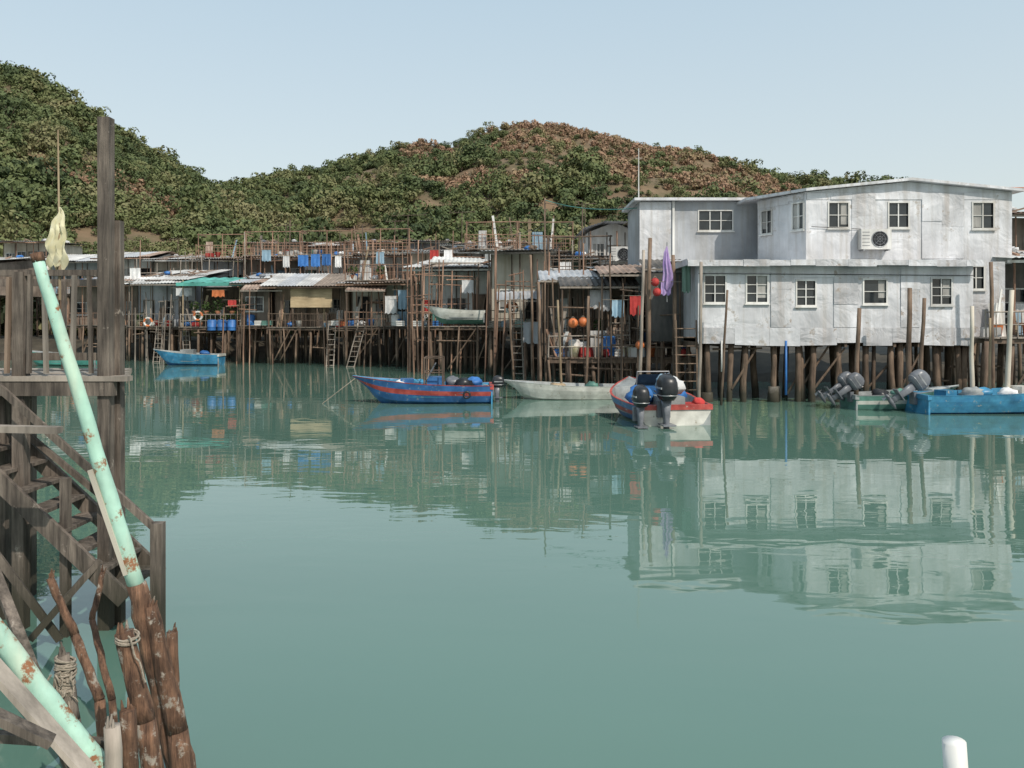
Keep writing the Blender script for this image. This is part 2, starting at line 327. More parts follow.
# ------------------------------------------------------------------ building helpers
def wall(part,x0,x1,y,z0,z1,ops,mat,th=.08):
    xs=sorted({x0,x1,*[o[0] for o in ops],*[o[1] for o in ops]}); zs=sorted({z0,z1,*[o[2] for o in ops],*[o[3] for o in ops]})
    for a,b_ in zip(xs,xs[1:]):
        for c,d in zip(zs,zs[1:]):
            mx,mz=(a+b_)/2,(c+d)/2
            if any(o[0]<mx<o[1] and o[2]<mz<o[3] for o in ops): continue
            part.bx2(a,b_,y,y+th,c,d,mat)
def window(o,x0,x1,z0,z1,y,mx=2,mz=1,frame='white_paint',fw=.06,curt=True):
    p=o['window_frames']; g=o['window_glass']
    for a,b_ in((x0-fw,x0),(x1,x1+fw)): p.bx2(a,b_,y-.03,y+.06,z0-fw,z1+fw,frame)
    for a,b_ in((z0-fw,z0),(z1,z1+fw)): p.bx2(x0,x1,y-.033,y+.057,a,b_,frame)
    p.bx2(x0-fw-.04,x1+fw+.04,y-.09,y-.034,z0-fw-.05,z0-fw,frame)
    for i in range(1,mx): x=x0+(x1-x0)*i/mx; p.bx2(x-.022,x+.022,y,y+.04,z0,z1,frame)
    for i in range(1,mz+1):
        z=z0+(z1-z0)*i/(mz+1); p.bx2(x0,x1,y+.004,y+.036,z-.014,z+.014,frame)
    g.bx2(x0,x1,y+.05,y+.055,z0,z1,'glass')
    if curt and R.random()<.75:
        k=R.choice([0,1]); w=(x1-x0)*R.uniform(.3,.6)
        a=x0 if k else x1-w; g.bx2(a,a+w,y+.042,y+.048,z0+R.uniform(0,.3),z1,'curtain')
def rail(p,a,b,h,mat,sp=.35,r=.03,mid=True):
    a=Vector(a);b=Vector(b); L=(b-a).length; n=max(1,int(L/sp))
    p.rod(a+Vector((0,0,h)),b+Vector((0,0,h+R.uniform(-.05,.05))),r*1.1,r,mat,6)
    if mid: p.rod(a+Vector((0,0,h*.5)),b+Vector((0,0,h*.5)),r*.8,r*.8,mat,5)
    for i in range(n+1):
        q=a.lerp(b,i/n); big=i%4==0
        p.rod(q,q+Vector((R.uniform(-.03,.03),0,h*(1.1 if big else 1))),r*(1.2 if big else .7),r*(1.1 if big else .6),mat,5)
def piles(p,x0,x1,y0,y1,z,sx=1.0,sy=2.2,mat='wood_pile',r=.09):
    nx=max(1,int((x1-x0)/sx)); ny=max(1,int((y1-y0)/sy))
    for j in range(ny+1):
        for i in range(nx+1):
            if j>0 and R.random()<.25: continue
            x=x0+(x1-x0)*i/nx+R.uniform(-.3,.3)*(0 if i in(0,nx) else 1); y=y0+(y1-y0)*j/ny+R.uniform(-.15,.15); rr=r*R.uniform(.6,1.3)
            p.rod((x+R.uniform(-.22,.22),y+R.uniform(-.1,.1),-.8),(x,y,z),rr*1.15,rr*.9,mat,7,3,.03,.04)
    for k in range(int(nx*.8)):
        x=R.uniform(x0,x1); h=R.uniform(.6,z-.3)
        if R.random()<.5: p.rod((x,y0-.05,h),(min(x1,x+R.uniform(.8,2.5)),y0-.05,h+R.uniform(-.1,.1)),.05,.04,mat,6)
        else: p.rod((x,y0-.08,.3),(min(x1,x+R.uniform(.8,1.8)),y0-.08,z-.1),.05,.04,mat,6)
def deck(p,x0,x1,y0,y1,z,mat='wood_grey'):
    x=x0
    while x<x1:
        w=R.uniform(.16,.3); p.bx2(x,min(x+w-.02,x1),y0-R.uniform(0,.12),y1,z-.05,z+R.uniform(-.01,.01),mat); x+=w
    p.bx2(x0,x1,y0+.02,y0+.12,z-.24,z-.055,'wood_dark'); p.bx2(x0,x1,(y0+y1)/2,(y0+y1)/2+.1,z-.24,z-.055,'wood_dark')
def junk(o,x0,x1,y,z,n):
    C=o['clutter']
    for _ in range(n):
        x=R.uniform(x0,x1); k=R.random(); yy=y+R.uniform(0,.5)
        if k<.36: h=R.uniform(.8,2.6); C.beam((x,yy,z),(x+R.uniform(-.5,.5),yy+.35,z+h),R.uniform(.05,.22),.03,R.choice(['wood_grey','wood_plank','wood_red','white_paint','wood_bamboo','pale_blue']))
        elif k<.56: C.rings([[(x+math.cos(q*.7854)*r,yy+math.sin(q*.7854)*r,z+h) for q in range(8)] for r,h in((.17,0),(.24,.45),(.25,.47),(.2,.475))],R.choice(['blue_tarp','white_paint','red_cloth','blue_tarp','boat_green','orange_plastic','white_cloth','pale_blue','yellow_cloth']))
        elif k<.7: C.lump((x,yy,z+.18),.24,R.choice(['white_cloth','wood_bamboo','motor_grey','white_paint','blue_tarp','red_cloth']),.75)
        elif k<.85: s_=R.uniform(.3,.7); C.box((x,yy,z+s_*.3),(s_,s_*.7,s_*.6),R.choice(['boat_inside','white_paint','wood_plank','pale_blue','galv_roof','red_cloth']),R.uniform(-.4,.4))
        else: w=R.uniform(.5,.9); C.sheet((x,yy+.4,z),(w,0,0),(0,.2,R.uniform(.9,1.5)),R.choice(['galv_roof','rust_roof','white_paint','wood_plank','pale_blue']),.15,.015)
def stilt(name,u0,u1,d,dz,ez,depth,wm_,rm,porch=1.4,kind='mono',rise=.5,yaw=0,wins=2,railm='wood_red',pil=True,terrace=False,blind=False,door=True,over=.5,jk=2.2):
    o=Obj(name,(east(u0,d),d,0),yaw); w=(u1-u0)*d/F
    if pil: piles(o['piles'],.1,w-.1,.1,depth,dz-.1)
    deck(o['deck'],-.1,w+.1,0,depth,dz)
    y=porch; ops=[]; slots=wins+(1 if door else 0)
    if slots:
        cw=(w-.3)/slots; dj=R.randrange(slots) if door else -1
        for i in range(slots):
            c=.15+cw*(i+.5)
            if i==dj: ops.append((c-.42,c+.42,dz,dz+2.05))
            elif cw>.9:
                ww=min(R.uniform(.7,1.3),cw-.3); z0=dz+R.uniform(.8,1.1); ops.append((c-ww/2,c+ww/2,z0,min(z0+R.uniform(.8,1.1),ez-.3)))
    top=ez-.05
    wall(o['walls'],0,w,y,dz,top,ops,wm_)
    for q in ops:
        if q[2]>dz+.2: window(o,*q,y,mx=R.choice([2,2,3]),frame=R.choice(['white_paint','wood_grey','white_paint']))
        else:
            o['door'].bx2(q[0],q[0]+.8*(q[1]-q[0]),y+.1,y+.14,q[2]+.02,q[3]-.02,R.choice(['wood_plank','green_sheet','white_paint','white_paint','pale_blue','interior']))
            for a in(q[0]-.06,q[1]): o['door'].bx2(a,a+.06,y-.03,y+.06,q[2],q[3],'wood_grey')
            o['door'].bx2(q[0]-.06,q[1]+.06,y-.03,y+.06,q[3],q[3]+.06,'wood_grey')
    W=o['walls']
    for xx in(0,w-.08): W.bx2(xx,xx+.08,y+.085,depth,dz,top,wm_)
    W.bx2(.08,w-.08,depth-.08,depth,dz,top,wm_)
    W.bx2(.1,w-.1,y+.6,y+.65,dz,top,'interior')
    x=0
    while x<w:
        ww=R.uniform(.5,1.2)
        if not any(q[0]-.1<x+ww and q[1]+.1>x for q in ops) and x+ww<w:
            W.sheet((x,y-.04,dz+R.uniform(0,.3)),(ww,0,0),(0,0,(top-dz)*R.uniform(.5,.95)),R.choice([wm_,wm_,'brown_sheet','grey_sheet','white_paint','wood_plank','pale_blue']),pitch=.15,amp=.012)
        x+=ww
    for i in range(int(w/1.2)+1): W.bx2(min(i*1.2,w-.06),min(i*1.2,w-.06)+.06,y-.07,y-.055,dz,top,'wood_dark')
    Rf=o['roof']; ns=max(2,int((w+2*over)/1.1)); sw=(w+2*over)/ns; y0=-over if porch<2.5 else porch-.8
    for i in range(ns):
        m=R.choice([rm,rm,rm,'galv_roof','grey_sheet','rust_roof','brown_sheet']); x=-over+i*sw; j=R.uniform(0,.09)
        if kind=='mono':
            cut=R.uniform(.35,.65); Lr=depth-y0+.3; ys=y0-R.uniform(0,.35)
            Rf.sheet((x,ys,ez+j),(sw+.1,0,0),(0,Lr*cut+.15,rise*cut),m); Rf.sheet((x,ys+Lr*cut,ez+j+rise*cut+.05),(sw+.1,0,0),(0,Lr*(1-cut),rise*(1-cut)),R.choice([m,rm,'galv_roof']))
        elif kind=='ridge':
            ym=(y0+depth)/2; Rf.sheet((x,y0-R.uniform(0,.3),ez+j),(sw+.1,0,0),(0,ym-y0+.1,rise),m); Rf.sheet((x,ym,ez+j+rise),(sw+.1,0,0),(0,depth-ym+.3,-rise),m)
        else:
            xa,xb=x,x+sw+.05; za=ez+rise*(1-abs(xa-w/2)/(w/2+over)); zb=ez+rise*(1-abs(xb-w/2)/(w/2+over))
            Rf.sheet((xa,y0,za+j),(sw+.05,0,zb-za),(0,depth-y0+.3,0),m)
    if kind=='gable': W.add([(0,y,top),(w,y,top),(w/2,y,top+rise*.93)],[(0,1,2)],wm_)
    if kind=='ridge':
        for xx in(0,w): W.add([(xx,y,top),(xx,depth,top),(xx,(y+depth)/2,top+rise*.9)],[(0,1,2)],wm_)
    if kind!='gable': Rf.bx2(-over,w+over,y0+.05,y0+.11,ez-.14,ez-.03,R.choice(['wood_grey','wood_red','white_paint']))
    if kind=='mono':
        for xx in(0,w-.08): W.add([(xx,y,top),(xx,depth,top),(xx,depth,top+rise*.9)],[(0,1,2)],wm_)
        W.bx2(.08,w-.08,depth-.1,depth-.02,top+.002,top+rise*.9,wm_)
    for k in range(int(w*2.2)):
        xx=R.uniform(0,w); yy=R.uniform(.2,depth*.7); zz=ez+(rise*(yy-y0)/(depth-y0) if kind=='mono' else 0)+.12
        if kind=='mono':
            if R.random()<.25: Rf.lump((xx,yy,zz+.1),.25,R.choice(['white_cloth','blue_tarp','wood_plank','motor_grey']),.6)
            else: Rf.beam((xx,yy,zz),(xx+R.uniform(-1,1),yy+R.uniform(0,1.5),zz+.25),R.uniform(.06,.2),.08,R.choice(['wood_grey','wood_dark','wood_red','wood_plank']))
    P=o['posts']
    if porch>.8:
        for i in range(int(w/1.8)+2):
            x=min(w,i*1.8)*.98+.05; P.rod((x,.08,dz),(x+R.uniform(-.06,.06),.08,ez-.05),.05,.045,railm or 'wood_dark',6)
        if railm: rail(o['railing'],(0,.05,dz),(w*R.uniform(.6,1),.05,dz),.95,railm,.3,.025)
        junk(o,.1,w-.2,.25,dz,int(w*jk))
    if blind: o['bamboo_blind'].bx2(w*.3,w*.85,-.02,.02,ez-1.5,ez-.15,'blind')
    if terrace:
        tz=ez+.25; T=o['roof_terrace']; deck(T,.0,w,0,2.6,tz)
        rail(T,(0,.05,tz),(w,.05,tz),1.05,railm,.3,.028); rail(T,(0,2.5,tz),(w,2.5,tz),1.05,railm,.5,.028)
        for x in (0.1,w*.5,w-.1): T.rod((x,.3,tz),(x,.3,tz+2.1),.045,.04,railm,6)
        T.rod((0,.3,tz+2),(w,.3,tz+2.05),.04,.04,railm,6)
        for x in (0.1,w-.1): T.rod((x,.3,tz+2),(x,2.5,tz+2.05),.04,.04,railm,6)
        junk(o,.1,w-.2,.4,tz,int(w*1.5))
    return o.done()
def poles(u0,u1,d,z0,z1,n,mat='wood_red',name='mooring_poles',r=.05,cross=2,dj=1.0):
    o=Obj(name,(east((u0+u1)/2,d),d,0)); w=(u1-u0)*d/F; P=o['poles']
    for i in range(n):
        x=-w/2+w*(i+R.uniform(-.3,.3))/max(1,n-1); y=R.uniform(-dj,dj)
        P.rod((x+R.uniform(-.25,.25),y,z0),(x,y,z1*R.uniform(.7,1.05)),r*R.uniform(.8,1.3),r*.7,mat,6,3,.03)
    for k in range(cross):
        z=R.uniform(max(z0,2),z1*.85); xa=R.uniform(-w/2,0); P.rod((xa,R.uniform(-dj,dj),z),(R.uniform(.2,w/2),R.uniform(-dj,dj),z+R.uniform(-.2,.2)),.04,.03,mat,6)
    return o.done()

# ------------------------------------------------------------------ village: front row
stilt('stilt_house',60,130,64,2.8,6.0,7,'brown_sheet','galv_roof',yaw=-.05,wins=2,rise=1.0)
stilt('stilt_house',128,190,62,2.7,6.2,7,'grey_sheet','galv_roof',yaw=-.1,wins=2,rise=1.2,railm='wood_grey')
stilt('stilt_house',238,268,59,2.8,5.9,6,'brown_sheet','rust_roof',porch=.4,wins=1,door=False,rise=1.0)
stilt('stilt_house',268,345,57.5,2.7,5.6,7,'wood_plank','galv_roof',yaw=-.08,kind='ridge',rise=1.1,blind=True,railm='wood_dark')
stilt('stilt_house',345,412,55,2.8,5.7,8,'cream_wall','rust_roof',yaw=-.1,wins=2,terrace=True,porch=1.6,rise=.4)
stilt('stilt_house',412,490,50.5,2.8,6.4,8,'white_paint','galv_roof',yaw=-.12,wins=2,porch=2.2,rise=1.1)
stilt('stilt_house',489,548,46,2.8,7.1,8,'cream_wall','galv_roof',yaw=-.1,wins=1,porch=.9,rise=.6,railm='wood_dark')
stilt('stilt_house',546,612,40,2.3,5.1,7,'brown_sheet','galv_roof',yaw=-.1,wins=1,porch=1.8,rise=.6,railm='wood_dark',jk=3.5,terrace=True)
stilt('stilt_house',608,684,36,2.2,5.3,6,'wood_plank','galv_roof',wins=2,porch=1.6,rise=.6,railm='wood_dark',jk=3.5)
def back(u0,u1,d,vtop,wm_,rm,kind='mono',rise=.9,wins=3,terrace=False,rl='wood_red'):
    ez=hgt(vtop,d)
    stilt('village_house',u0,u1,d,max(1.5,ez-3.0),ez,7,wm_,rm,porch=.9 if not terrace else 1.2,kind=kind,rise=rise,wins=wins,pil=True,terrace=terrace,railm=rl,yaw=R.uniform(-.12,.05),jk=1.4)
back(-60,-5,74,262,'brown_sheet','galv_roof')
back(-2,46,82,242,'cream_wall','grey_sheet',rise=.3)
back(45,100,76,262,'grey_sheet','galv_roof','ridge')
back(98,150,74,258,'white_paint','galv_roof','ridge',rise=.8)
back(150,200,73,260,'cream_wall','rust_roof')
back(196,246,70,260,'grey_sheet','galv_roof',terrace=True,rise=.4)
back(243,300,68,258,'brown_sheet','rust_roof',terrace=True,rise=.4)
back(300,352,66,258,'white_paint','galv_roof',terrace=True,rise=.4)
back(250,300,82,243,'cream_wall','galv_roof',rise=.5)
back(300,345,84,247,'white_paint','galv_roof','ridge',rise=.7)
back(350,410,67,256,'white_paint','galv_roof',terrace=True,rise=.4)
back(340,400,80,243,'cream_wall','rust_roof',rise=.5)
back(408,470,62,252,'cream_wall','galv_roof',rise=.7)
back(465,520,60,252,'white_paint','galv_roof',terrace=True,rise=.4)
back(405,445,78,242,'grey_sheet','galv_roof',rise=.5)
back(445,500,76,245,'white_paint','galv_roof','mono',rise=.5)
back(516,575,56,254,'grey_sheet','galv_roof',terrace=True,rise=.4)
back(500,560,70,244,'white_paint','galv_roof',rise=.6)
back(560,612,50,258,'green_sheet','galv_roof',rise=.6)
back(590,642,52,230,'white_paint','grey_sheet','gable',rise=.7,wins=2)
back(606,648,44,262,'white_metal','grey_sheet','mono',rise=.3,wins=1)
o=Obj('canopied_deck',(east(186,60),59,0)); w=4.4
piles(o['piles'],0,w,0,4,2.6); deck(o['deck'],-.1,w,0,4.2,2.7)
for x in(.1,w-.1):
    for y in(.2,3.8): o['posts'].rod((x,y,2.7),(x,y,6.2),.05,.05,'wood_bamboo',6)
o['canopy'].sheet((-.2,-.3,5.95),(w+.4,0,0),(0,4.4,.6),'teal_canvas',.8,.04); o['canopy'].bx2(-.2,w+.2,-.34,-.3,5.7,5.95,'teal_canvas')
rail(o['railing'],(0,.05,2.7),(w,.05,2.7),.9,'wood_grey'); o['back_wall'].bx2(0,w,4.25,4.3,2.7,5.8,'wood_dark')
o['shelf'].bx2(.3,4,1,1.6,3.5,3.56,'wood_grey'); junk(o,.3,4,.4,2.7,12); o.done()
poles(408,488,49,-.6,7.2,10,cross=7,name='pole_scaffold',r=.055)
poles(405,440,48,-.6,7.4,5,cross=5,name='pole_scaffold')
poles(345,412,56,4,8.8,8,cross=4,name='pole_scaffold',r=.05)
poles(243,345,66,4,9.8,13,cross=5,name='pole_scaffold',r=.05)
poles(412,540,60,4,9.6,16,cross=6,name='pole_scaffold',r=.05)
poles(130,240,69,4,8.8,12,mat='wood_grey',cross=4,name='pole_scaffold',r=.05)
poles(130,185,61,-.6,5.4,8,mat='wood_grey',cross=3)
poles(225,268,58,-.6,5.2,5,cross=2)
poles(320,400,55,-.6,4.6,8,mat='wood_dark',cross=3)
poles(490,545,42,-.6,7.0,8,cross=4)
poles(545,640,35.5,-.6,5.4,12,mat='wood_pile',cross=6)
poles(550,640,38,-.6,6.6,9,mat='wood_red',cross=4,name='pole_scaffold')
poles(600,690,33.5,-.6,5.4,11,mat='wood_dark',cross=5,name='pole_scaffold')
def onepole(u,v0,v1,d,r,mat,lean=0,name='mooring_post'):
    o=Obj(name,(east(u,d),d,0)); z1=hgt(v0,d)
    o['post'].rod((-lean,0,-.6),(lean,0,z1),r,r*.85,mat,8,5,.025,.03); return o.done()
for u,v,d,r,m in [(495,248,40,.07,'wood_red'),(532,255,36,.06,'wood_pile'),(540,282,34,.07,'wood_pile'),(641,250,31.5,.07,'wood_grey'),(649,238,32,.09,'wood_pile'),(676,255,32,.09,'wood_pile'),(700,262,30.5,.07,'wood_grey'),
  (724,290,30,.05,'wood_pile'),(857,308,29.5,.09,'wood_pile'),(909,288,29.5,.1,'wood_pile'),(921,298,29.3,.08,'wood_pile'),(992,262,30,.08,'wood_pile'),(512,300,37,.05,'wood_pile'),(560,300,33,.05,'wood_bamboo'),(587,296,33,.06,'wood_pile')]:
    onepole(u,v,0,d,r,m,R.uniform(-.15,.15))
onepole(972,306,0,28.3,.08,'cream_wall'); onepole(1009,290,0,28,.09,'cream_wall',.1); onepole(990,318,0,28.5,.05,'wood_bamboo')
# ------------------------------------------------------------------ big white house
H=Obj('white_stilt_house')
d=31.0; x0,x1=east(698,d),east(973,d)
def wins(lst,d): return [(east(a,d),east(c,d),hgt(g,d),hgt(e,d)) for a,c,e,g in lst]
lw=wins([(705,725,276,302),(747,767,276,302),(797,815,281,305),(864,886,280,303),(932,951,279,304)],d)
wall(H['lower_walls'],x0,x1,d,2.35,5.45,lw,'white_metal')
for i,q in enumerate(lw): window(H,*q,d,mx=2 if i!=3 else 1,mz=2 if i!=3 else 1)
LW=H['lower_walls']
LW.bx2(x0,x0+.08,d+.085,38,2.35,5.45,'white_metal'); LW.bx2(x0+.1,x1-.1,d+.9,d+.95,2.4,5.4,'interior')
x=x0
while x<x1:
    w=R.uniform(.8,1.5); w=min(w,x1-x); dl=R.uniform(0,.012); a_=2.3+R.uniform(-.1,.03); b_=a_+R.uniform(-.05,.05)
    LW.add([(x,d-.012-dl,a_),(x+w-.006,d-.012-dl,b_),(x+w-.006,d-.012-dl,2.9),(x,d-.012-dl,2.9)],[(0,1,2,3)],R.choice(['white_metal','white_metal_worn']))
    x+=w
def clad(part,xa,xb,yy,za,zb,ops):
    x=xa+.02
    while x<xb-.3:
        w=min(R.uniform(.75,1.0),xb-x-.02)
        if not any(q[0]-.14<x+w and q[1]+.14>x for q in ops):
            zc=za+(zb-za)*R.uniform(.35,.65)
            for a,b_ in((za,zc),(zc-.06,zb)):
                k=[R.uniform(.012,.045) for _ in range(4)]
                part.add([(x,yy-k[0],a),(x+w,yy-k[1],a),(x+w,yy-k[2],b_),(x,yy-k[3],b_)],[(0,1,2),(0,2,3)],R.choice(['white_metal','white_metal','white_metal_worn']))
        else:
            a=max([za]+[q[3]+.14 for q in ops if q[0]-.14<x+w and q[1]+.14>x]); k=[R.uniform(.012,.04) for _ in range(4)]
            if zb-a>.2: part.add([(x,yy-k[0],a),(x+w,yy-k[1],a),(x+w,yy-k[2],zb),(x,yy-k[3],zb)],[(0,1,2),(0,2,3)],'white_metal')
        x+=w
clad(LW,x0,x1,d,2.92,5.28,lw)
RF=H['lower_roof']
RF.sheet((x0-.5,d-.45,5.48),(x1-x0+.7,0,0),(0,8,.55),'white_metal',.3,.02)
x=x0-.5
while x<x1+.2:
    w=min(R.uniform(.8,1.4),x1+.2-x); k=R.uniform(0,.03); RF.bx2(x,x+w-.004,d-.5-k,d-.42,5.27+R.uniform(-.03,.03),5.49+k,R.choice(['white_metal','white_metal_worn'])); x+=w
RF.bx2(x0-.5,x0-.44,d-.39,38,5.3,5.55,'white_metal')
piles(H['piles'],x0+.2,x1+1.5,d+.6,d+6.5,2.4,sx=1.2,sy=1.9,r=.12)
for k in range(13):
    x=x0+.5+k*.86+R.uniform(-.3,.3); H['piles'].rod((x+R.uniform(-.15,.15),d+.35,-.6),(x,d+.35,2.3),R.uniform(.1,.17),.11,'wood_pile',10,4,.03,.08)
    if k%3==0: H['piles'].rod((x,d+.35,-.3),(x,d+.35,R.uniform(.2,.6)),.26,.22,'concrete',9,1,0,.1)
    if k%4==1: H['piles'].rod((x,d+.28,.5),(x+R.uniform(.8,1.4),d+.28,2.1),.05,.04,'wood_pile',6)
H['floor'].bx2(x0,x1+1.6,d+.1,38,2.35,2.5,'wood_dark')
for k in range(12): H['floor'].bx2(x0+k*.95,x0+k*.95+.1,d+.05,37,2.15,2.345,'wood_dark')
dU=32.6; a0,a1=east(806,dU),east(1012,dU)
uw=wins([(829,848,203,227),(889,908,203,227),(973,993,203,228)],dU)
UW=H['upper_walls']; zt=8.42
wall(UW,a0,a1,dU,5.5,zt,uw,'white_metal')
for q in uw: window(H,*q,dU,mx=2,mz=1)
am=(a0+a1)/2; rz=8.85
UW.add([(a0,dU,zt),(a1,dU,zt),(am,dU,rz-.02)],[(0,1,2)],'white_metal')
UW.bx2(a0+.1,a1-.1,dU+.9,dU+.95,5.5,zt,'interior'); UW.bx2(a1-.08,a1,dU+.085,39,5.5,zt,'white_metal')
clad(UW,a0,a1,dU,5.7,zt-.05,uw)
cx,cy=10.75,35.0; Lc=math.hypot(a0-cx,dU-cy)
ang=math.atan2(dU-cy,a0-cx)
M4=Matrix.Translation((cx,cy,0))@Matrix.Rotation(ang,4,'Z')
for k in('upper_walls','window_frames','window_glass'): H[k].M=M4
so=[(.25,.8,6.95,7.9),(2.0,2.55,6.95,8.0)]
wall(UW,0,Lc,0,5.5,zt,so,'white_metal')
for q in so: window(H,*q,0,mx=2,mz=1)
UW.bx2(.1,Lc-.3,.9,.95,5.5,zt,'interior'); clad(UW,0,Lc,0,5.7,zt-.05,so)
for k in('upper_walls','window_frames','window_glass'): H[k].M=Matrix.Identity(4)
UR=H['upper_roof']; ov=.3
def slab(pts,th,mat):
    n=len(pts); vs=[(p[0],p[1],p[2]) for p in pts]+[(p[0],p[1],p[2]+th) for p in pts]
    UR.add(vs,[tuple(range(n))[::-1],tuple(range(n,2*n))]+[(i,(i+1)%n,n+(i+1)%n,n+i) for i in range(n)],mat)
slab([(am,dU-ov,rz),(am,39.5,rz),(cx-.6,39.5,zt-.02),(cx-.6,cy-.2,zt-.02),(a0-.1,dU-ov,zt)],.11,'white_metal')
slab([(am,dU-ov,rz),(a1+.35,dU-ov,zt-.02),(a1+.35,39.5,zt-.02),(am,39.5,rz)],.11,'white_metal')
dL=36.2; b0,b1=east(640,dL),east(762,dL); gz=8.55
gw=wins([(699,732,211,230)],dL)
G=H['grey_upper_walls']; wall(G,b0,b1,dL,5.2,gz,gw,'grey_sheet')
for q in gw: window(H,*q,dL,mx=3,mz=1,curt=False)
G.bx2(b0,b0+.08,dL+.085,40,2.2,gz,'grey_sheet'); G.bx2(b0+.1,b1,dL+.9,dL+.95,5.2,gz,'interior')
G.bx2(b0+1.45,b0+1.55,dL-.1,dL-.003,5.2,gz,'white_paint')
G.bx2(b0-.02,b0+1.4,dL-.035,dL-.003,5.2,gz-.02,'white_metal')
UR.bx2(b0-.3,b1-.1,dL-.35,40,gz+.02,gz+.14,'white_metal')
G.bx2(b0,x0+.0,d+2.6,d+2.65,2.3,5.2,'dark_sheet')
e0,e1=x1,east(1013,d)
ew=[(east(975,d)+.05,east(991,d),hgt(288,d),hgt(266,d))]
E=H['annex_walls']; wall(E,e0+.003,e1,d+.5,2.5,5.5,ew,'white_metal_worn'); window(H,*ew[0],d+.5,mx=2,mz=1)
E.bx2(e1-.08,e1,d+.585,38,2.5,5.5,'white_metal'); E.bx2(e0+.1,e1-.1,d+1.2,d+1.25,2.5,5.4,'interior')
deck(H['annex_deck'],e0,e0+4,d-.9,d+.45,2.55); rail(H['annex_railing'],(e0,d-.85,2.55),(e0+4,d-.85,2.55),.95,'wood_grey',.4,.03)
junk(H,e0+.1,e0+3.5,d-.6,2.55,9)
piles(H['piles'],e0,e0+4,d-.8,d+.2,2.4,sx=.8)
H['pipe'].rod((x0+.9,d-.06,1.2),(x0+.9,d-.06,2.4),.03,.03,'white_paint',7); H['pipe'].rod((x0+3.4,d-.03,.3),(x0+3.4,d-.03,2.4),.045,.045,'blue_tarp',7)
H['cable'].rod((a0+.2,dU-.06,7.0),(east(860,dU),dU-.06,6.9),.012,.012,'black_plastic',4); H['cable'].rod((x0,d-.07,5.0),(x1,d-.07,4.92),.012,.012,'black_plastic',4)
H.done()
stilt('stilt_house',1014,1110,32,2.6,5.6,7,'dark_sheet','rust_roof',wins=2,porch=1.2,rise=.9)
back(1016,1090,40,215,'brown_sheet','rust_roof')
def ac(x,y,z,s=1.0,name='air_conditioner'):
    o=Obj(name,(x,y,z)); b=o['casing']; b.bx2(-.45*s,.45*s,-.35,0,0,.6*s,'white_paint')
    o['fan'].torus((.1*s,-.36,.3*s),.24*s,.018,'steel')
    o['fan'].rings([[(.1*s+math.cos(k*math.pi/8)*r,-.352-dy,.3*s+math.sin(k*math.pi/8)*r) for k in range(16)] for r,dy in((.235*s,0),(.234*s,.004))],'black_plastic',False)
    for q in(.08,.16): o['fan'].torus((.1*s,-.37,.3*s),q*s,.005,'steel',m=4)
    for k in range(4): a=k*math.pi/4; o['fan'].rod((.1*s-math.cos(a)*.23*s,-.372,.3*s-math.sin(a)*.23*s),(.1*s+math.cos(a)*.23*s,-.372,.3*s+math.sin(a)*.23*s),.005,.005,'steel',4)
    for k in range(5): z_=.1*s+k*.1*s; o['casing'].bx2(-.42*s,-.2*s,-.356,-.351,z_,z_+.02,'motor_grey')
    o['bracket'].bx2(-.4*s,-.35*s,-.38,0,-.06,-.002,'steel'); o['bracket'].bx2(.35*s,.4*s,-.38,0,-.06,-.002,'steel'); return o.done()
ac(east(872,dU),dU-.05,hgt(250,dU),1.35)
ac(east(621,43.5),43.8,hgt(262,43.5),1.4)
o=Obj('antenna_mast',(east(639,36.5),36.6,0)); o['mast'].rod((0,0,8.5),(0,0,hgt(148,36.5)),.03,.02,'white_paint',6); o['mast'].rod((-.15,0,10.6),(.15,0,10.6),.01,.01,'white_paint',5); o.done()
def tvant(u,v,d,s=1):
    o=Obj('tv_antenna',(east(u,d),d,hgt(v,d))); o['mast'].rod((0,0,-2.5),(0,0,0),.035,.03,'wood_dark',5); o['boom'].rod((-.8*s,0,0),(.8*s,0,.1),.022,.022,'wood_dark',5)
    for i in range(7): x=-.75*s+i*.25*s; o['boom'].rod((x,-.15,.02),(x+.08,.4,.3-i*.02),.015,.015,'wood_dark',4)
    o.done()
tvant(408,216,64,1.7); tvant(462,213,64,1.3); tvant(395,222,66); tvant(120,240,70); tvant(286,226,68); tvant(585,205,52,.9); tvant(340,230,68,1.1); tvant(510,228,60,1.1); tvant(178,240,72)
o=Obj('overhead_cables')
def cable(a,b,sag,r=.012,mat='black_plastic'):
    a=Vector(a);b=Vector(b); pr=a
    for i in range(1,13):
        t=i/12; q=a.lerp(b,t)-Vector((0,0,sag*4*t*(1-t))); o['cable'].rod(pr,q,r,r,mat,4); pr=q
cable((east(545,45),45,hgt(200,45)),(east(637,37),37,hgt(208,37)),.25,.02,'teal_canvas')
cable((east(545,45),45,hgt(203,45)),(east(690,36),36.5,8.8),.4)
cable((east(400,60),60,9.5),(east(545,45),45,8.5),.8); cable((east(985,33),33,8.7),(east(1200,36),36,9.6),.2,.02,'orange_plastic')
o.done()
onepole(545,198,0,45,.05,'wood_pile')
for u,v,d_ in [(290,220,66),(245,232,66),(362,225,64),(372,240,60),(440,240,56),(520,232,56),(332,240,62),(140,240,63),(180,260,62),(418,240,52),(572,240,44),(581,205,50)]:
    onepole(u,v,0,d_,.045,R.choice(['wood_grey','wood_red','wood_dark']),R.uniform(-.1,.1),name='wooden_pole')

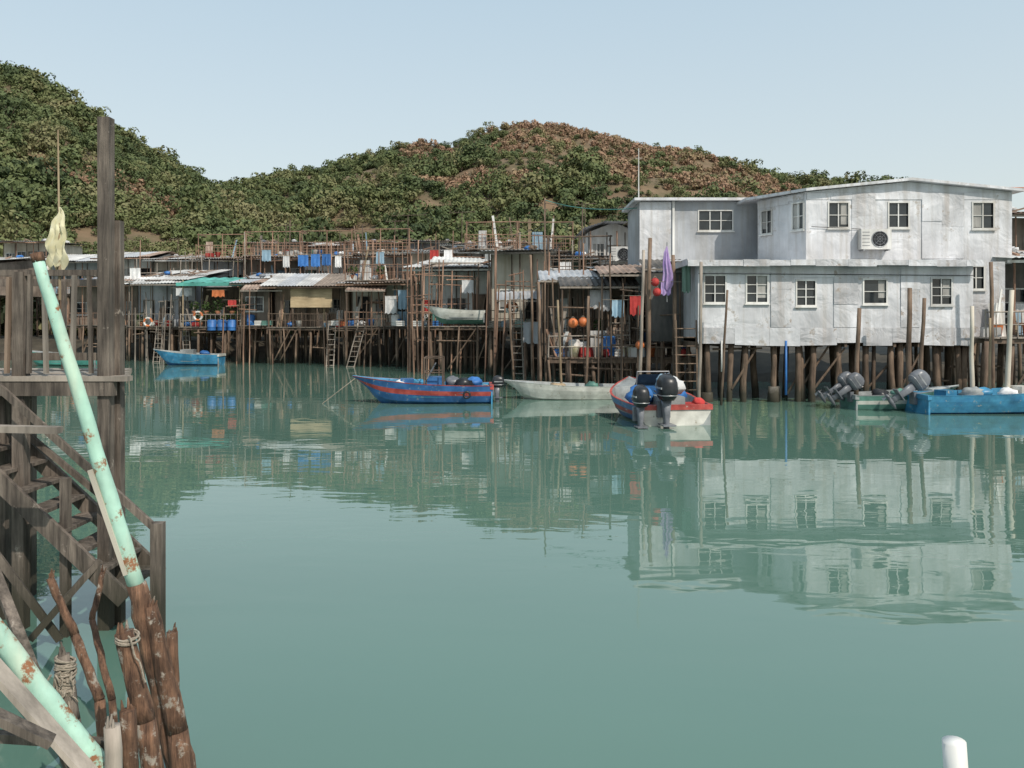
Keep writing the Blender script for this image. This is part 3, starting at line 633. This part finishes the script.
# ------------------------------------------------------------------ small objects
def ladder(x,y,z0,z1,lean=.7,w=.5,mat='wood_grey',side=0):
    o=Obj('ladder',(x,y,0)); p=o['ladder']
    for s in(-w/2,w/2): p.rod((s+side,-lean,z0),(s,0,z1),.04,.035,mat,6)
    n=int((z1-z0)/.32)
    for i in range(1,n):
        t=i/n; p.rod((-w/2-.05+side*(1-t),-lean*(1-t),z0+(z1-z0)*t),(w/2+.05+side*(1-t),-lean*(1-t),z0+(z1-z0)*t),.025,.025,mat,5)
    o.done()
ladder(east(332,56),56,-.3,2.9); ladder(east(362,54.5),54.8,-.3,3.1,side=-.8); ladder(east(160,61),61,-.3,2.8); ladder(east(515,38),38.5,-.3,4.5,side=.2); ladder(east(620,35),35,-.3,3.4,w=.8); ladder(east(686,31.2),31.2,-.2,3.2,w=.8,lean=.2,mat='wood_pile'); ladder(east(185,60),60,-.3,3,side=.5)
def buoy(x,y,z,r=.2,m='orange_plastic'): o=Obj('buoy_or_lantern',(x,y,z)); o['float'].ball((0,0,0),r,m,1,14,9); o['loop'].torus((0,0,r),.05,.015,'rope',n=8,m=5); o.done()
def lifebuoy(x,y,z): o=Obj('lifebuoy',(x,y,z)); o['ring'].torus((0,0,0),.3,.08,'orange_plastic',alt='white_paint'); o.done()
for u,v,d_ in [(573,323,34),(583,322,34.2),(640,345,33)]: buoy(east(u,d_),d_,hgt(v,d_),R.uniform(.16,.22))
for u,v,d_ in [(198,316,58.5),(512,308,45.5),(148,322,61)]: lifebuoy(east(u,d_),d_,hgt(v,d_))
for u,v,d_ in [(655,282,31.5),(657,292,31.5)]: buoy(east(u,d_),d_,hgt(v,d_),.17,'red_cloth')  # red hanging lanterns, built with the buoy mesh
def plant(x,y,z,s=.5,n=110):
    o=Obj('potted_plant',(x,y,z)); o['pot'].rings([[(math.cos(k*.7854)*r,math.sin(k*.7854)*r,h) for k in range(8)] for r,h in((.13,0),(.2,.32))],'terracotta')
    o['stems'].rod((0,0,.3),(0,0,.3+s*.8),.02,.01,'wood_dark',5); o['foliage'].leaves((0,0,.35+s*.7),s*.7,n,.09,'leaf',jit=1.2); o.done()
for i in range(9): plant(east(190,58.8)+i*.46,59.4+R.uniform(-.2,.4),2.72 if i%2 else 3.56,R.uniform(.4,.8))
for u,d_,z in [(250,59.5,2.8),(352,55,6.0),(380,54.8,6.0),(140,62,2.7),(430,50.3,2.8),(450,50.3,2.8),(600,38,2.3)]: plant(east(u,d_),d_+.3,z,R.uniform(.4,.7))
def cloth(u,v,d_,w,h,m,name='hanging_laundry'):
    o=Obj(name,(east(u,d_),d_,hgt(v,d_))); n=8
    vs=[];fs=[]
    for j in range(5):
        for i in range(n+1): vs.append((w*i/n+R.uniform(-.01,.01),.05*math.sin(i*1.7)*(j/4+.3),-h*j/4+(.06*math.sin(i*2) if j==4 else 0)))
    for j in range(4):
        for i in range(n): a=j*(n+1)+i; fs.append((a,a+1,a+n+2,a+n+1))
    o['cloth'].add(vs,fs,m,True); o['line'].rod((-.4,0,.01),(w+.4,0,.01),.01,.01,'rope',4); o.done()
for u,v,d_,w,h,m in [(298,255,63,.8,.9,'blue_tarp'),(311,254,63,.7,1.0,'blue_tarp'),(322,254,63,.7,.9,'blue_tarp'),(335,256,63,.5,.9,'white_cloth'),(283,256,63,.5,.9,'white_cloth'),(360,268,56.5,.8,.9,'white_cloth'),(422,300,50,.5,.8,'red_cloth'),
   (462,280,49,.7,.8,'white_cloth'),(212,290,58.8,.9,.5,'orange_plastic'),(228,300,58.8,.6,.5,'red_cloth'),(130,268,62,.8,.9,'white_cloth'),(590,290,35,.7,.8,'white_cloth'),(600,290,35,.5,.9,'grey_sheet'),(385,296,54.5,.8,1.2,'white_cloth'),(176,288,60.5,1.2,.6,'white_cloth'),(523,322,38,.9,1.0,'grey_sheet'),
   (376,252,60,.6,.9,'pale_blue'),(430,250,58,.7,.8,'red_cloth'),(444,250,58,.6,.9,'white_cloth'),(485,250,56,.8,.7,'boat_inside'),(262,250,64,.7,.9,'pale_blue'),(560,262,43,.6,.7,'white_cloth'),(398,290,54,.6,1.3,'pale_blue'),(612,300,33.4,.5,.7,'pale_blue'),(630,296,33.3,.5,.8,'red_cloth')]:
    cloth(u,v,d_,w,h,m)
def umbrella(x,y,z):
    o=Obj('folded_umbrella',(x,y,z)); rs=[]
    for h,r in((0,.02),(-.25,.09),(-.7,.16),(-1.1,.2),(-1.5,.24),(-1.7,.2)):
        rs.append([(math.cos(k*math.pi/8)*r*(1 if k%2 else .6)+.04*math.sin(h*4),math.sin(k*math.pi/8)*r*(1 if k%2 else .6),h+(.06*math.sin(k*3) if h<-1.6 else 0)) for k in range(16)])
    o['canopy'].rings(rs,'purple_cloth',False); o['handle'].rod((0,0,.15),(0,0,-2.2),.02,.02,'steel',6); o.done()
umbrella(east(667,31.5),31.5,hgt(246,31.5)); cloth(661,282,31.4,.4,.5,'purple_cloth')
cloth(682,262,31.6,.35,1.2,'green_sheet')
def tank(x,y,z,r=.45,h=.9,m='blue_tarp'):
    o=Obj('water_drum',(x,y,z)); o['drum'].rings([[(math.cos(k*math.pi/8)*q,math.sin(k*math.pi/8)*q,hh) for k in range(16)] for q,hh in((r*.95,0),(r,.05),(r,h*.33),(r*1.04,h*.35),(r,h*.37),(r,h*.9),(r*.8,h))],m)
    o['lid'].rod((0,0,h),(0,0,h+.06),r*.3,r*.3,'black_plastic',10); o.done()
for u,d_,z in [(212,58.8,2.72),(222,58.7,2.72),(232,58.8,2.72)]: tank(east(u,d_),d_,z-.3,.33,.8)
tank(east(574,35),35,1.65,.25,.7,'white_paint'); tank(east(582,35.2),35.2,1.65,.28,.6,'white_cloth'); tank(east(395,54.8),54.9,2.8,.3,.8,'white_paint'); tank(east(436,50),50.2,2.8,.3,.8,'boat_green'); tank(east(250,59),59.2,2.8,.3,.8); tank(east(610,34.6),34.9,1.65,.3,.85)
def awning(u0,u1,v,d_,dep,m,drop=.5):
    w=(u1-u0)*d_/F; o=Obj('sheet_awning',(east(u0,d_),d_,hgt(v,d_))); o['sheet'].sheet((0,0,0),(w,0,R.uniform(-.15,.15)),(0,dep,drop),m,.25,.025)
    for x in(.1,w-.1): o['posts'].rod((x,.1,-hgt(v,d_)+1.5),(x,.1,.0),.045,.04,'wood_dark',6)
    o['rafters'].beam((0,.05,-.06),(w,.05,-.06),.08,.08,'wood_grey'); o.done()
for a in [(540,605,280,36,3,'grey_sheet',.6),(560,640,286,34.5,2,'dark_sheet'),(600,650,274,34,2.5,'rust_roof',.5),(645,690,268,33.5,2,'dark_sheet'),(430,480,262,49,2,'white_paint',.5),(345,385,290,54,1.5,'rust_roof'),(130,180,284,60.5,1.6,'galv_roof',.6),(240,282,290,57.4,1.4,'rust_roof',.6),(495,545,300,44,1.5,'grey_sheet')]: awning(*a)
o=Obj('work_platform',(east(548,34.5),34.2,0)); piles(o['piles'],0,6.2,0,2.2,1.5); deck(o['deck'],0,6.3,-.1,2.4,1.6,'wood_dark'); rail(o['railing'],(0,0,1.6),(3.5,0,1.6),.9,'wood_grey',.5); junk(o,.2,6,.3,1.6,28); o.done()
def crate(x,y,z,s,m):
    o=Obj('fish_crate',(x,y,z))
    for k in range(3):
        for sy in(-s*.35,s*.35): o['slats'].bx2(-s/2,s/2,sy-.012,sy+.012,k*.12,k*.12+.09,m)
        for sx in(-s/2,s/2): o['slats'].bx2(sx-.012,sx+.012,-s*.35+.013,s*.35-.013,k*.12,k*.12+.09,m)
    o['base'].bx2(-s/2+.015,s/2-.015,-s*.33,s*.33,0,.02,m); o.done()
for i in range(16):
    u=R.choice([R.uniform(130,345),R.uniform(345,545),R.uniform(555,640)]); d_=interp([(130,61.7),(345,56),(412,51),(490,46.7),(548,41),(552,34.8),(640,34.8)],u)
    z=1.62 if u>549 else 2.82; crate(east(u,d_),d_,z,R.uniform(.4,.7),R.choice(['blue_tarp','orange_plastic','wood_grey','white_paint','boat_green']))

# ------------------------------------------------------------------ boats
def hull(o,L,B,Hh,mb,ms,mst,mr,mi,bow=.45,ns=18,deckbow=.76,floor=.15,draft=.25,fend=True):
    P=o['hull']; I=o['interior']; prev=None
    fr=[0,.35,.6,.78,1]; wf=[0,.76,.88,.95,1]; mats=[mb,ms,mst,ms]
    for i in range(ns+1):
        s=i/ns
        bb=B/2*((.88+.12*s/.45) if s<.45 else max(.015,1-((s-.45)/.55)**2.3))
        zs=Hh+bow*s**2.4; zk=-draft+(zs+draft)*.75*max(0,(s-.72)/.28)**2.2
        out=[]
        for f,q in zip(fr,wf):
            z=zk+(zs-zk)*f; out.append((L*s+.5*(f**1.0)*s**4,bb*(q if s<.9 or f>0 else 0),z))
        ib=max(.008,bb-.07); xg=out[-1][0]; fl=max(floor,zk+.05)
        if s<deckbow: inn=[(xg,ib,zs+.03),(L*s,ib*.92,fl+(zs-fl)*.2),(L*s,ib*.8,fl),(L*s,0,fl)]
        else: inn=[(xg,ib,zs+.03),(xg,ib*.97,zs-.02),(xg,ib*.5,zs+.03),(xg,0,zs+.05)]
        cur=(out,(xg,bb+.015,zs+.03),inn)
        if prev:
            for sg in(1,-1):
                g=lambda p:(p[0],p[1]*sg,p[2])
                for k in range(4): P.add([g(prev[0][k]),g(cur[0][k]),g(cur[0][k+1]),g(prev[0][k+1])],[(0,1,2,3)],mats[k],True)
                P.add([g(prev[0][4]),g(cur[0][4]),g(cur[1]),g(prev[1])],[(0,1,2,3)],mr); P.add([g(prev[1]),g(cur[1]),g(cur[2][0]),g(prev[2][0])],[(0,1,2,3)],mr)
                for k in range(3): I.add([g(prev[2][k]),g(cur[2][k]),g(cur[2][k+1]),g(prev[2][k+1])],[(0,1,2,3)],mi)
        else:
            full=[(p[0],p[1],p[2]) for p in out]+[(p[0],-p[1],p[2]) for p in out[::-1]]
            P.add(full,[tuple(range(len(full)))],mb if mb=='boat_white' else ms)
            P.bx2(-.04,.1,-out[-1][1],out[-1][1],zs-.12,zs+.035,mr); P.bx2(.003,.06,-out[3][1],out[3][1],0,zs-.12,mi)
        prev=cur
    for s in(.25,.5):
        bb=B/2*.9; o['thwarts'].bx2(L*s-.12,L*s+.12,-bb+.02,bb-.02,Hh*.62,Hh*.62+.05,mi)
    if fend:
        o['rope'].rod((L+.3,0,Hh+bow),(L+1.6,.3,.0),.015,.015,'rope',5)
        for sg in(1,-1): o['fenders'].torus((L*.2,sg*(B/2*.97+.05),Hh*.55),.12,.04,'black_plastic',n=12)
def outboard(o,x,y,z,tilt=0,s=1.0,cm='black_plastic',idx=''):
    P=o['outboard_motor'+idx]; P.M=Matrix.Translation((x,y,z))@Matrix.Rotation(tilt,4,'Y')@Matrix.Scale(s,4)
    def sec(cx,h,a,b_,tl=0): return [(cx+math.copysign(abs(math.cos(k*math.pi/8))**.6,math.cos(k*math.pi/8))*a,math.copysign(abs(math.sin(k*math.pi/8))**.6,math.sin(k*math.pi/8))*b_,h+tl*math.cos(k*math.pi/8)) for k in range(16)]
    P.rings([sec(-.28,.12,.2,.13),sec(-.28,.2,.27,.18),sec(-.29,.32,.3,.2),sec(-.3,.5,.28,.185,.02),sec(-.33,.6,.22,.15,.03),sec(-.35,.65,.13,.09,.03)],cm)
    P.rings([sec(-.28,.215,.282,.192),sec(-.28,.235,.29,.197)],'steel')
    P.bx2(-.5,-.1,-.197,.197,.36,.4,'steel')
    P.rings([sec(-.25,.12,.13,.1),sec(-.24,-.2,.1,.07),sec(-.25,-.5,.09,.05),sec(-.27,-.72,.1,.035)],'motor_grey')
    P.bx2(-.5,-.1,-.14,.14,-.42,-.39,'motor_grey')
    P.M=P.M@Matrix.Translation((-.27,0,-.72))@Matrix.Rotation(math.pi/2,4,'Y')
    P.rings([[(math.cos(k*.7854)*r,math.sin(k*.7854)*r,h) for k in range(8)] for r,h in((.01,.28),(.06,.15),(.075,0),(.06,-.18),(.03,-.26))],'motor_grey')
    for k in range(3):
        a=k*2.094; P.add([(0,0,-.18),(math.cos(a)*.17,math.sin(a)*.17,-.14),(math.cos(a+.7)*.18,math.sin(a+.7)*.18,-.2),(math.cos(a+1)*.06,math.sin(a+1)*.06,-.24)],[(0,1,2,3)],'steel')
    P.M=Matrix.Translation((x,y,z))@Matrix.Scale(s,4)
    P.bx2(-.1,.02,-.14,.14,-.28,.08,'motor_grey'); P.rod((0,0,.15),(.45,.05,.25),.025,.02,'black_plastic',6)
o=Obj('motor_boat',(east(492,31),31.2,0),math.pi+.05); hull(o,4.9,1.9,.68,'boat_blue','boat_blue','boat_red','boat_red','boat_lightblue',bow=.34)
o['console'].bx2(1.9,2.5,-.4,.4,.15,1.0,'boat_blue'); o['console'].add([(2.5,-.45,1.0),(2.5,.45,1.0),(2.2,.4,1.5),(2.2,-.4,1.5)],[(0,1,2,3)],'glass')
for y in(-.45,.45): o['console'].rod((2.5,y,.95),(2.2,y,1.52),.02,.02,'steel',5)
for x,y in((2.6,-.7),(2.6,.7),(1.9,-.7),(1.9,.7)): o['frame'].rod((x,y,.6),(x,y,1.75),.028,.028,'wood_dark',6)
for z in(1.2,1.75):
    for y in(-.7,.7): o['frame'].rod((1.9,y,z),(2.6,y,z),.025,.025,'wood_dark',6)
    o['frame'].rod((2.6,-.7,z),(2.6,.7,z),.025,.025,'wood_dark',6)
for x,y,r,m,sz in [(1.1,.2,.34,'black_plastic',.7),(1.5,-.2,.3,'motor_grey',.8),(2.9,.1,.3,'boat_lightblue',.6),(.7,-.2,.3,'blue_tarp',.7),(3.1,-.3,.24,'boat_red',.7),(3.5,.2,.26,'white_cloth',.5)]: o['cargo'].lump((x,y,.74),r,m,sz)
o['cargo'].box((3.3,0,.82),(.5,.7,.22),'boat_blue',.1)
outboard(o,0,0,.5,0,.8); o.done()
o=Obj('rowing_boat',(east(622,32.5),32.8,0),math.pi+.06); hull(o,4.4,1.8,.5,'boat_white','boat_white','boat_white','boat_white','boat_inside',bow=.25,fend=False); o['cargo'].lump((1.2,0,.5),.3,'boat_green',.6); o['cargo'].lump((2.6,0,.45),.35,'wood_bamboo',.5); o.done()
o=Obj('speed_boat',(east(674,24.3),24.2,0),math.radians(97)); hull(o,4.7,2.7,.6,'boat_white','boat_blue','boat_red','boat_red','boat_inside',bow=.5,fend=False)
outboard(o,-.02,1.15,.5,.0,1.15,idx='_1'); outboard(o,-.02,.38,.66,.0,1.4,idx='_2')
o['console'].bx2(2.1,2.7,-.45,.45,.15,1.0,'boat_blue'); o['console'].add([(2.7,-.5,1.0),(2.7,.5,1.0),(2.4,.42,1.4),(2.4,-.42,1.4)],[(0,1,2,3)],'glass')
for x,y in((2.2,-.6),(2.2,.6)): o['frame'].rod((x,y,.6),(x,y*.9,1.5),.022,.022,'motor_grey',6)
o['frame'].rod((2.2,-.54,1.5),(2.2,.54,1.5),.022,.022,'motor_grey',6)
o['fuel_tank'].bx2(.5,.95,-.85,-.4,.2,.62,'red_cloth'); o['cargo'].lump((.9,-.25,1.12),.36,'white_cloth',.85); o['cargo'].lump((1.3,-.1,1.2),.3,'pale_blue',.8); o['cargo'].lump((1.1,.75,.8),.42,'blue_tarp',.75); o['cargo'].lump((1.7,-.5,.8),.4,'blue_tarp',.8); o['cargo'].lump((.6,-.95,.62),.2,'red_cloth',.7); o['cargo'].bx2(.2,1.2,-.4,.4,.15,.85,'boat_inside')
o.done()
o=Obj('fishing_boat',(east(850,28.8),29.0,0),.03); hull(o,3.6,1.6,.5,'boat_green','boat_green','boat_white','boat_inside','boat_inside',bow=.3,fend=False); outboard(o,.0,-.3,.55,.95,1.0,'motor_grey'); outboard(o,-.05,.35,.55,1.0,1.0,'motor_grey',idx='_2'); o['cargo'].lump((1.2,0,.5),.3,'black_plastic',.6); o['cargo'].lump((2,0.2,.5),.3,'boat_green',.6); o.done()
o=Obj('fishing_boat',(east(915,27.8),27.8,0),.04); hull(o,6.5,2.0,.62,'boat_blue','boat_lightblue','boat_lightblue','boat_lightblue','boat_lightblue',bow=.4,fend=False); outboard(o,.0,0,.6,.95,1.15,'motor_grey')
o['cargo'].box((1.2,.2,.6),(.5,.5,.3),'boat_lightblue',.3); o['cargo'].lump((2.0,0,.65),.35,'boat_inside',.6); o['cargo'].lump((2.6,.3,.65),.3,'boat_lightblue',.6); o['cargo'].lump((3.2,-.2,.65),.3,'white_cloth',.6); o['cargo'].box((3.8,0,.7),(.6,.5,.4),'boat_white',.3); o.done()
o=Obj('sampan',(east(222,57),57,0),math.pi); hull(o,4.4,1.6,.75,'boat_blue','boat_lightblue','boat_lightblue','boat_white','boat_inside',bow=.35,fend=False); o['cargo'].lump((1.2,0,.8),.35,'blue_tarp',.6); o['cargo'].box((2.4,0,.85),(.9,.8,.5),'boat_inside',.1); o.done()
o=Obj('sampan',(east(100,56),56,0),math.pi); hull(o,5,1.6,.75,'boat_green','teal_canvas','teal_canvas','boat_white','boat_inside',bow=.35,fend=False); o.done()
o=Obj('stored_dinghy',(east(484,47.5),47.6,3.05),math.pi+.08); hull(o,3.1,1.4,.7,'boat_green','boat_white','boat_white','boat_white','boat_inside',bow=.25,draft=.1,fend=False); o.done()
o=Obj('boat_rack',(east(430,47.6),47.2,0)); w=3.6; deck(o['deck'],0,w,0,1.6,2.85); piles(o['piles'],0,w,.1,1.4,2.8,sx=.9); o.done()

# ------------------------------------------------------------------ foreground jetty (left)
o=Obj('wooden_jetty'); P=o['deck']; y0,y1=8.2,9.5; dzj=2.62; xe=east(124,8.4)
yy=y0
while yy<y1:
    w=R.uniform(.14,.18); P.bx2(-9,east(124,yy)+R.uniform(-.03,.04),yy,yy+w-.012,dzj-.05,dzj+R.uniform(-.006,.006),'wood_grey'); yy+=w
o['joists'].bx2(-9,xe-.02,y0+.01,y0+.09,dzj-.2,dzj-.055,'wood_fore'); o['joists'].bx2(-9,xe-.5,y1-.2,y1-.1,dzj-.2,dzj-.055,'wood_fore')
for k in range(7): o['joists'].bx2(xe-.55-k*.8,xe-.47-k*.8,y0+.1,y1-.25,dzj-.19,dzj-.056,'wood_fore')
RL=o['railing']; yr=y0+.1
def pst(u,d_,z0,z1,w,mat='wood_fore',lean=0):
    x=east(u,d_); o['posts'].beam((x,d_,z0),(x+lean,d_,z1),w,w,mat)
pst(106,8.3,-.7,hgt(118,8.3),.12); pst(119,8.45,-.7,hgt(221,8.45),.1,lean=-.02)
pst(21,8.3,-.7,hgt(272,8.3),.12); pst(3,8.6,-.7,2.5,.12); pst(-40,8.3,-.7,3.7,.13)
pst(104,9.3,-.7,2.5,.1); pst(30,9.3,-.7,2.5,.1)
RL.bx2(-9,xe-.12,yr-.04,yr+.04,hgt(276,8.3),hgt(270,8.3),'wood_fore'); RL.bx2(-9,xe-.12,yr+.0,yr+.05,2.78,2.86,'wood_fore')
x=xe-.26
while x>-9:
    tl=R.uniform(-.03,.03); RL.beam((x,yr-.06,dzj+.03),(x+tl,yr-.06,hgt(276,8.3)+R.uniform(-.02,.06)),.03,R.uniform(.035,.06),R.choice(['wood_fore','wood_grey','wood_plank'])); x-=R.uniform(.13,.28)
RL.bx2(-9,xe-.6,y1-.1,y1-.04,3.6,3.68,'wood_fore')
x=xe-.7
while x>-9: RL.bx2(x-.05,x,y1-.14,y1-.11,dzj,3.65,'wood_fore'); x-=.45
o.done()
o=Obj('wooden_stairs'); S=o['stringers']
def P3(u,v,d_): return Vector((east(u,d_),d_,hgt(v,d_)))
for dd in(8.0,8.8):
    a=P3(-60,425,8.0); b=P3(125,600,8.0); a.y=b.y=dd; S.beam(a,b,.05,.17,'wood_fore')
a=P3(-60,425,8.0); b=P3(125,600,8.0)
for k in range(9):
    q=a.lerp(b,(k+.5)/9); o['treads'].bx2(q.x-.12,q.x+.12,8.035,8.765,q.z-.018,q.z+.018,'wood_fore')
a=P3(-40,352,8.0); b=P3(157,530,8.0); o['handrail'].beam(a,b,.04,.07,'wood_fore')
a=P3(-40,378,8.7); b=P3(118,510,8.7); o['handrail'].beam(a,b,.04,.06,'wood_fore')
pz=P3(157,526,8.0); o['posts'].beam((pz.x,8.02,-.6),(pz.x,8.02,pz.z+.03),.11,.11,'wood_fore')
pz=P3(60,440,8.0); o['posts'].beam((pz.x,8.1,-.6),(pz.x,8.1,pz.z-.4),.08,.08,'wood_fore')
o['posts'].beam(P3(-30,428,7.2),P3(60,430,7.2),.1,.06,'wood_grey')
o['posts'].beam(P3(-30,520,7.6),P3(60,640,7.9),.05,.07,'wood_fore'); o['posts'].beam(P3(30,640,7.7),P3(100,560,8.0),.04,.06,'wood_fore')
o.done()
o=Obj('painted_pole'); a=P3(37,255,5.3); b=P3(138,590,5.5); o['pole'].rod(a,b,.036,.055,'turq_paint',16,14,.005,.03)
o['cap'].rod(a+Vector((-.004,0,.012)),a+(b-a)*.02,.041,.04,'rot_log',10)
o['broken_board'].beam(P3(90,470,5.38),P3(126,575,5.44),.03,.02,'cream_wall')
o['stump'].rod(b-(b-a)*.02,P3(186,790,5.6),.06,.1,'rot_log',16,14,.01,.08); o.done()
def log(pts,r0,r1,mat='rot_log',name='rotten_log',n=16):
    o=Obj(name)
    for i in range(len(pts)-1):
        t0=i/(len(pts)-1); t1=(i+1)/(len(pts)-1); o['log'].rod(pts[i],pts[i+1],r0+(r1-r0)*t0,r0+(r1-r0)*t1,mat,n,7,.005,.08)
    for k in range(5):
        a=R.uniform(0,6.28); c=pts[0]+Vector((math.cos(a)*r0*.6,math.sin(a)*r0*.6,-.02)); o['splinters'].rod(c,c+Vector((R.uniform(-.02,.02),0,R.uniform(.03,.09))),r0*.35,.004,mat,5)
    o.done()
log([P3(124,632,5.0),P3(145,720,5.0),P3(172,900,5.0)],.055,.07)
log([P3(150,606,5.5),P3(178,730,5.5),P3(195,860,5.5)],.05,.085)
log([P3(50,578,5.8),P3(75,635,5.8),P3(100,700,5.7),P3(108,800,5.6)],.026,.04)
log([P3(172,632,5.9),P3(176,800,5.9)],.04,.045)
log([P3(103,572,6.3),P3(92,620,6.2),P3(112,700,6.0),P3(120,800,5.9)],.02,.03)
log([P3(128,710,4.8),P3(136,900,4.8)],.045,.045)
log([P3(112,726,4.6),P3(118,900,4.6)],.045,.05,'wood_grey')
log([P3(62,655,4.75),P3(72,720,4.75),P3(92,900,4.8)],.04,.05,'wood_fore')
o=Obj('painted_pole'); o['pole'].rod(P3(-60,560,4.4),P3(125,800,4.7),.052,.06,'turq_paint',16,12,.005,.03); o.done()
o=Obj('weathered_planks'); o['plank'].beam(P3(-30,640,4.3),P3(95,780,4.4),.13,.03,'wood_grey'); o['plank'].beam(P3(-20,708,4.0),P3(52,742,4.1),.09,.04,'wood_fore'); o['plank'].beam(P3(-20,735,4.6),P3(120,745,4.8),.06,.05,'wood_fore'); o['plank'].beam(P3(-10,560,6.6),P3(80,790,5.6),.08,.04,'wood_fore'); o.done()
o=Obj('rope_binding')
def coil(c,r,n,h):
    for k in range(n):
        o['rope'].M=Matrix.Translation((c[0]+R.uniform(-.006,.006),c[1],c[2]+h*(k+R.uniform(-.5,.5))/n))@Matrix.Rotation(R.uniform(-.35,.35),4,'Y')@Matrix.Rotation(R.uniform(-.3,.3),4,'X')
        o['rope'].torus((0,0,0),r*R.uniform(.96,1.1),.007,'rope',axis='z',n=16,m=5)
    o['rope'].M=Matrix.Identity(4)
coil(P3(127,641,5.0),.063,5,.04)
coil(P3(65,690,4.75),.05,24,.19)
for k in range(34):
    c=P3(65,690,4.75)+Vector((R.uniform(-.06,.06),R.uniform(-.07,-.03),R.uniform(-.05,.14))); e=c+Vector((R.uniform(-.06,.06),R.uniform(-.04,.02),R.uniform(-.16,-.05))); o['rope'].rod(c,e,.007,.003,'rope',5,3,.012)
c=P3(128,636,4.93); pr=c
for k in range(10):
    q=c+Vector((.012*k,0,-.03*k+.02*math.sin(k*1.3))); o['rope'].rod(pr,q,.006,.006,'rope',5); pr=q
o.done()
o=Obj('flag_on_bamboo_pole'); o['pole'].rod(P3(60,300,8.3),P3(58,130,8.3),.014,.008,'wood_bamboo',6)
vs=[];fs=[]; c=P3(60,207,8.28)
for j in range(17):
    for i in range(9):
        t=j/16; wv=.02+.19*math.sin(math.pi*min(1,t*.75)); vs.append((c.x-.05*t+(i/8-.5)*wv+.015*math.sin(j*1.1),c.y+.035*math.sin(i*2.3+j*.6)*(.4+t),c.z-.64*t+.05*math.sin(i*2.1)*t))
for j in range(16):
    for i in range(8): a=j*9+i; fs.append((a,a+1,a+10,a+9))
o['cloth'].add(vs,fs,'yellow_cloth',True); o.done()
o=Obj('white_mooring_post'); o['post'].rod(P3(965,900,5.0),P3(954,741,5.0),.075,.068,'white_paint',16,3,.002,.01); o.done()

# ------------------------------------------------------------------ light, world, camera
el=math.radians(46); az=math.radians(145)   # azimuth clockwise from +Y
w=bpy.data.worlds.new('World'); scene.world=w; w.use_nodes=True; nt=w.node_tree
sk=nt.nodes.new('ShaderNodeTexSky'); sk.sky_type='NISHITA'; sk.sun_disc=False; sk.sun_elevation=el; sk.sun_rotation=az; sk.air_density=1.2; sk.dust_density=3.0; sk.ozone_density=1.2
# humid coastal haze mixed over the clear-sky model, thicker towards the horizon
tcw=nt.nodes.new('ShaderNodeTexCoord'); sxw=nt.nodes.new('ShaderNodeSeparateXYZ'); nt.links.new(tcw.outputs['Generated'],sxw.inputs[0])
hr=nt.nodes.new('ShaderNodeMapRange'); hr.inputs[1].default_value=.05; hr.inputs[2].default_value=.42; nt.links.new(sxw.outputs[2],hr.inputs[0])
hc=nt.nodes.new('ShaderNodeMix'); hc.data_type='RGBA'; nt.links.new(hr.outputs[0],hc.inputs[0]); hc.inputs[6].default_value=(10.2,10.9,10.5,1); hc.inputs[7].default_value=(7.2,9.2,10.4,1)
mxw=nt.nodes.new('ShaderNodeMix'); mxw.data_type='RGBA'; mxw.inputs[0].default_value=.58; nt.links.new(sk.outputs[0],mxw.inputs[6]); nt.links.new(hc.outputs[2],mxw.inputs[7])
bg=nt.nodes['Background']; bg.inputs['Strength'].default_value=.1; nt.links.new(mxw.outputs[2],bg.inputs[0])
sd=Vector((math.sin(az)*math.cos(el),math.cos(az)*math.cos(el),math.sin(el)))
l=bpy.data.lights.new('sun','SUN'); l.energy=3.8; l.angle=math.radians(.5); l.color=(1,.92,.81)
lo=bpy.data.objects.new('sun',l); lo.rotation_euler=sd.to_track_quat('Z','Y').to_euler(); lo.location=(20,-20,40); COL.objects.link(lo)
cam=bpy.data.cameras.new('camera'); co=bpy.data.objects.new('camera',cam); COL.objects.link(co); co.location=(0,0,EYE); co.rotation_euler=(math.pi/2,0,0)
cam.lens=F/1024*36; cam.sensor_width=36; cam.shift_y=-64/1024; cam.clip_start=.05; cam.clip_end=8000
scene.camera=co
scene.view_settings.view_transform='Standard'; scene.view_settings.look='None'; scene.view_settings.exposure=0
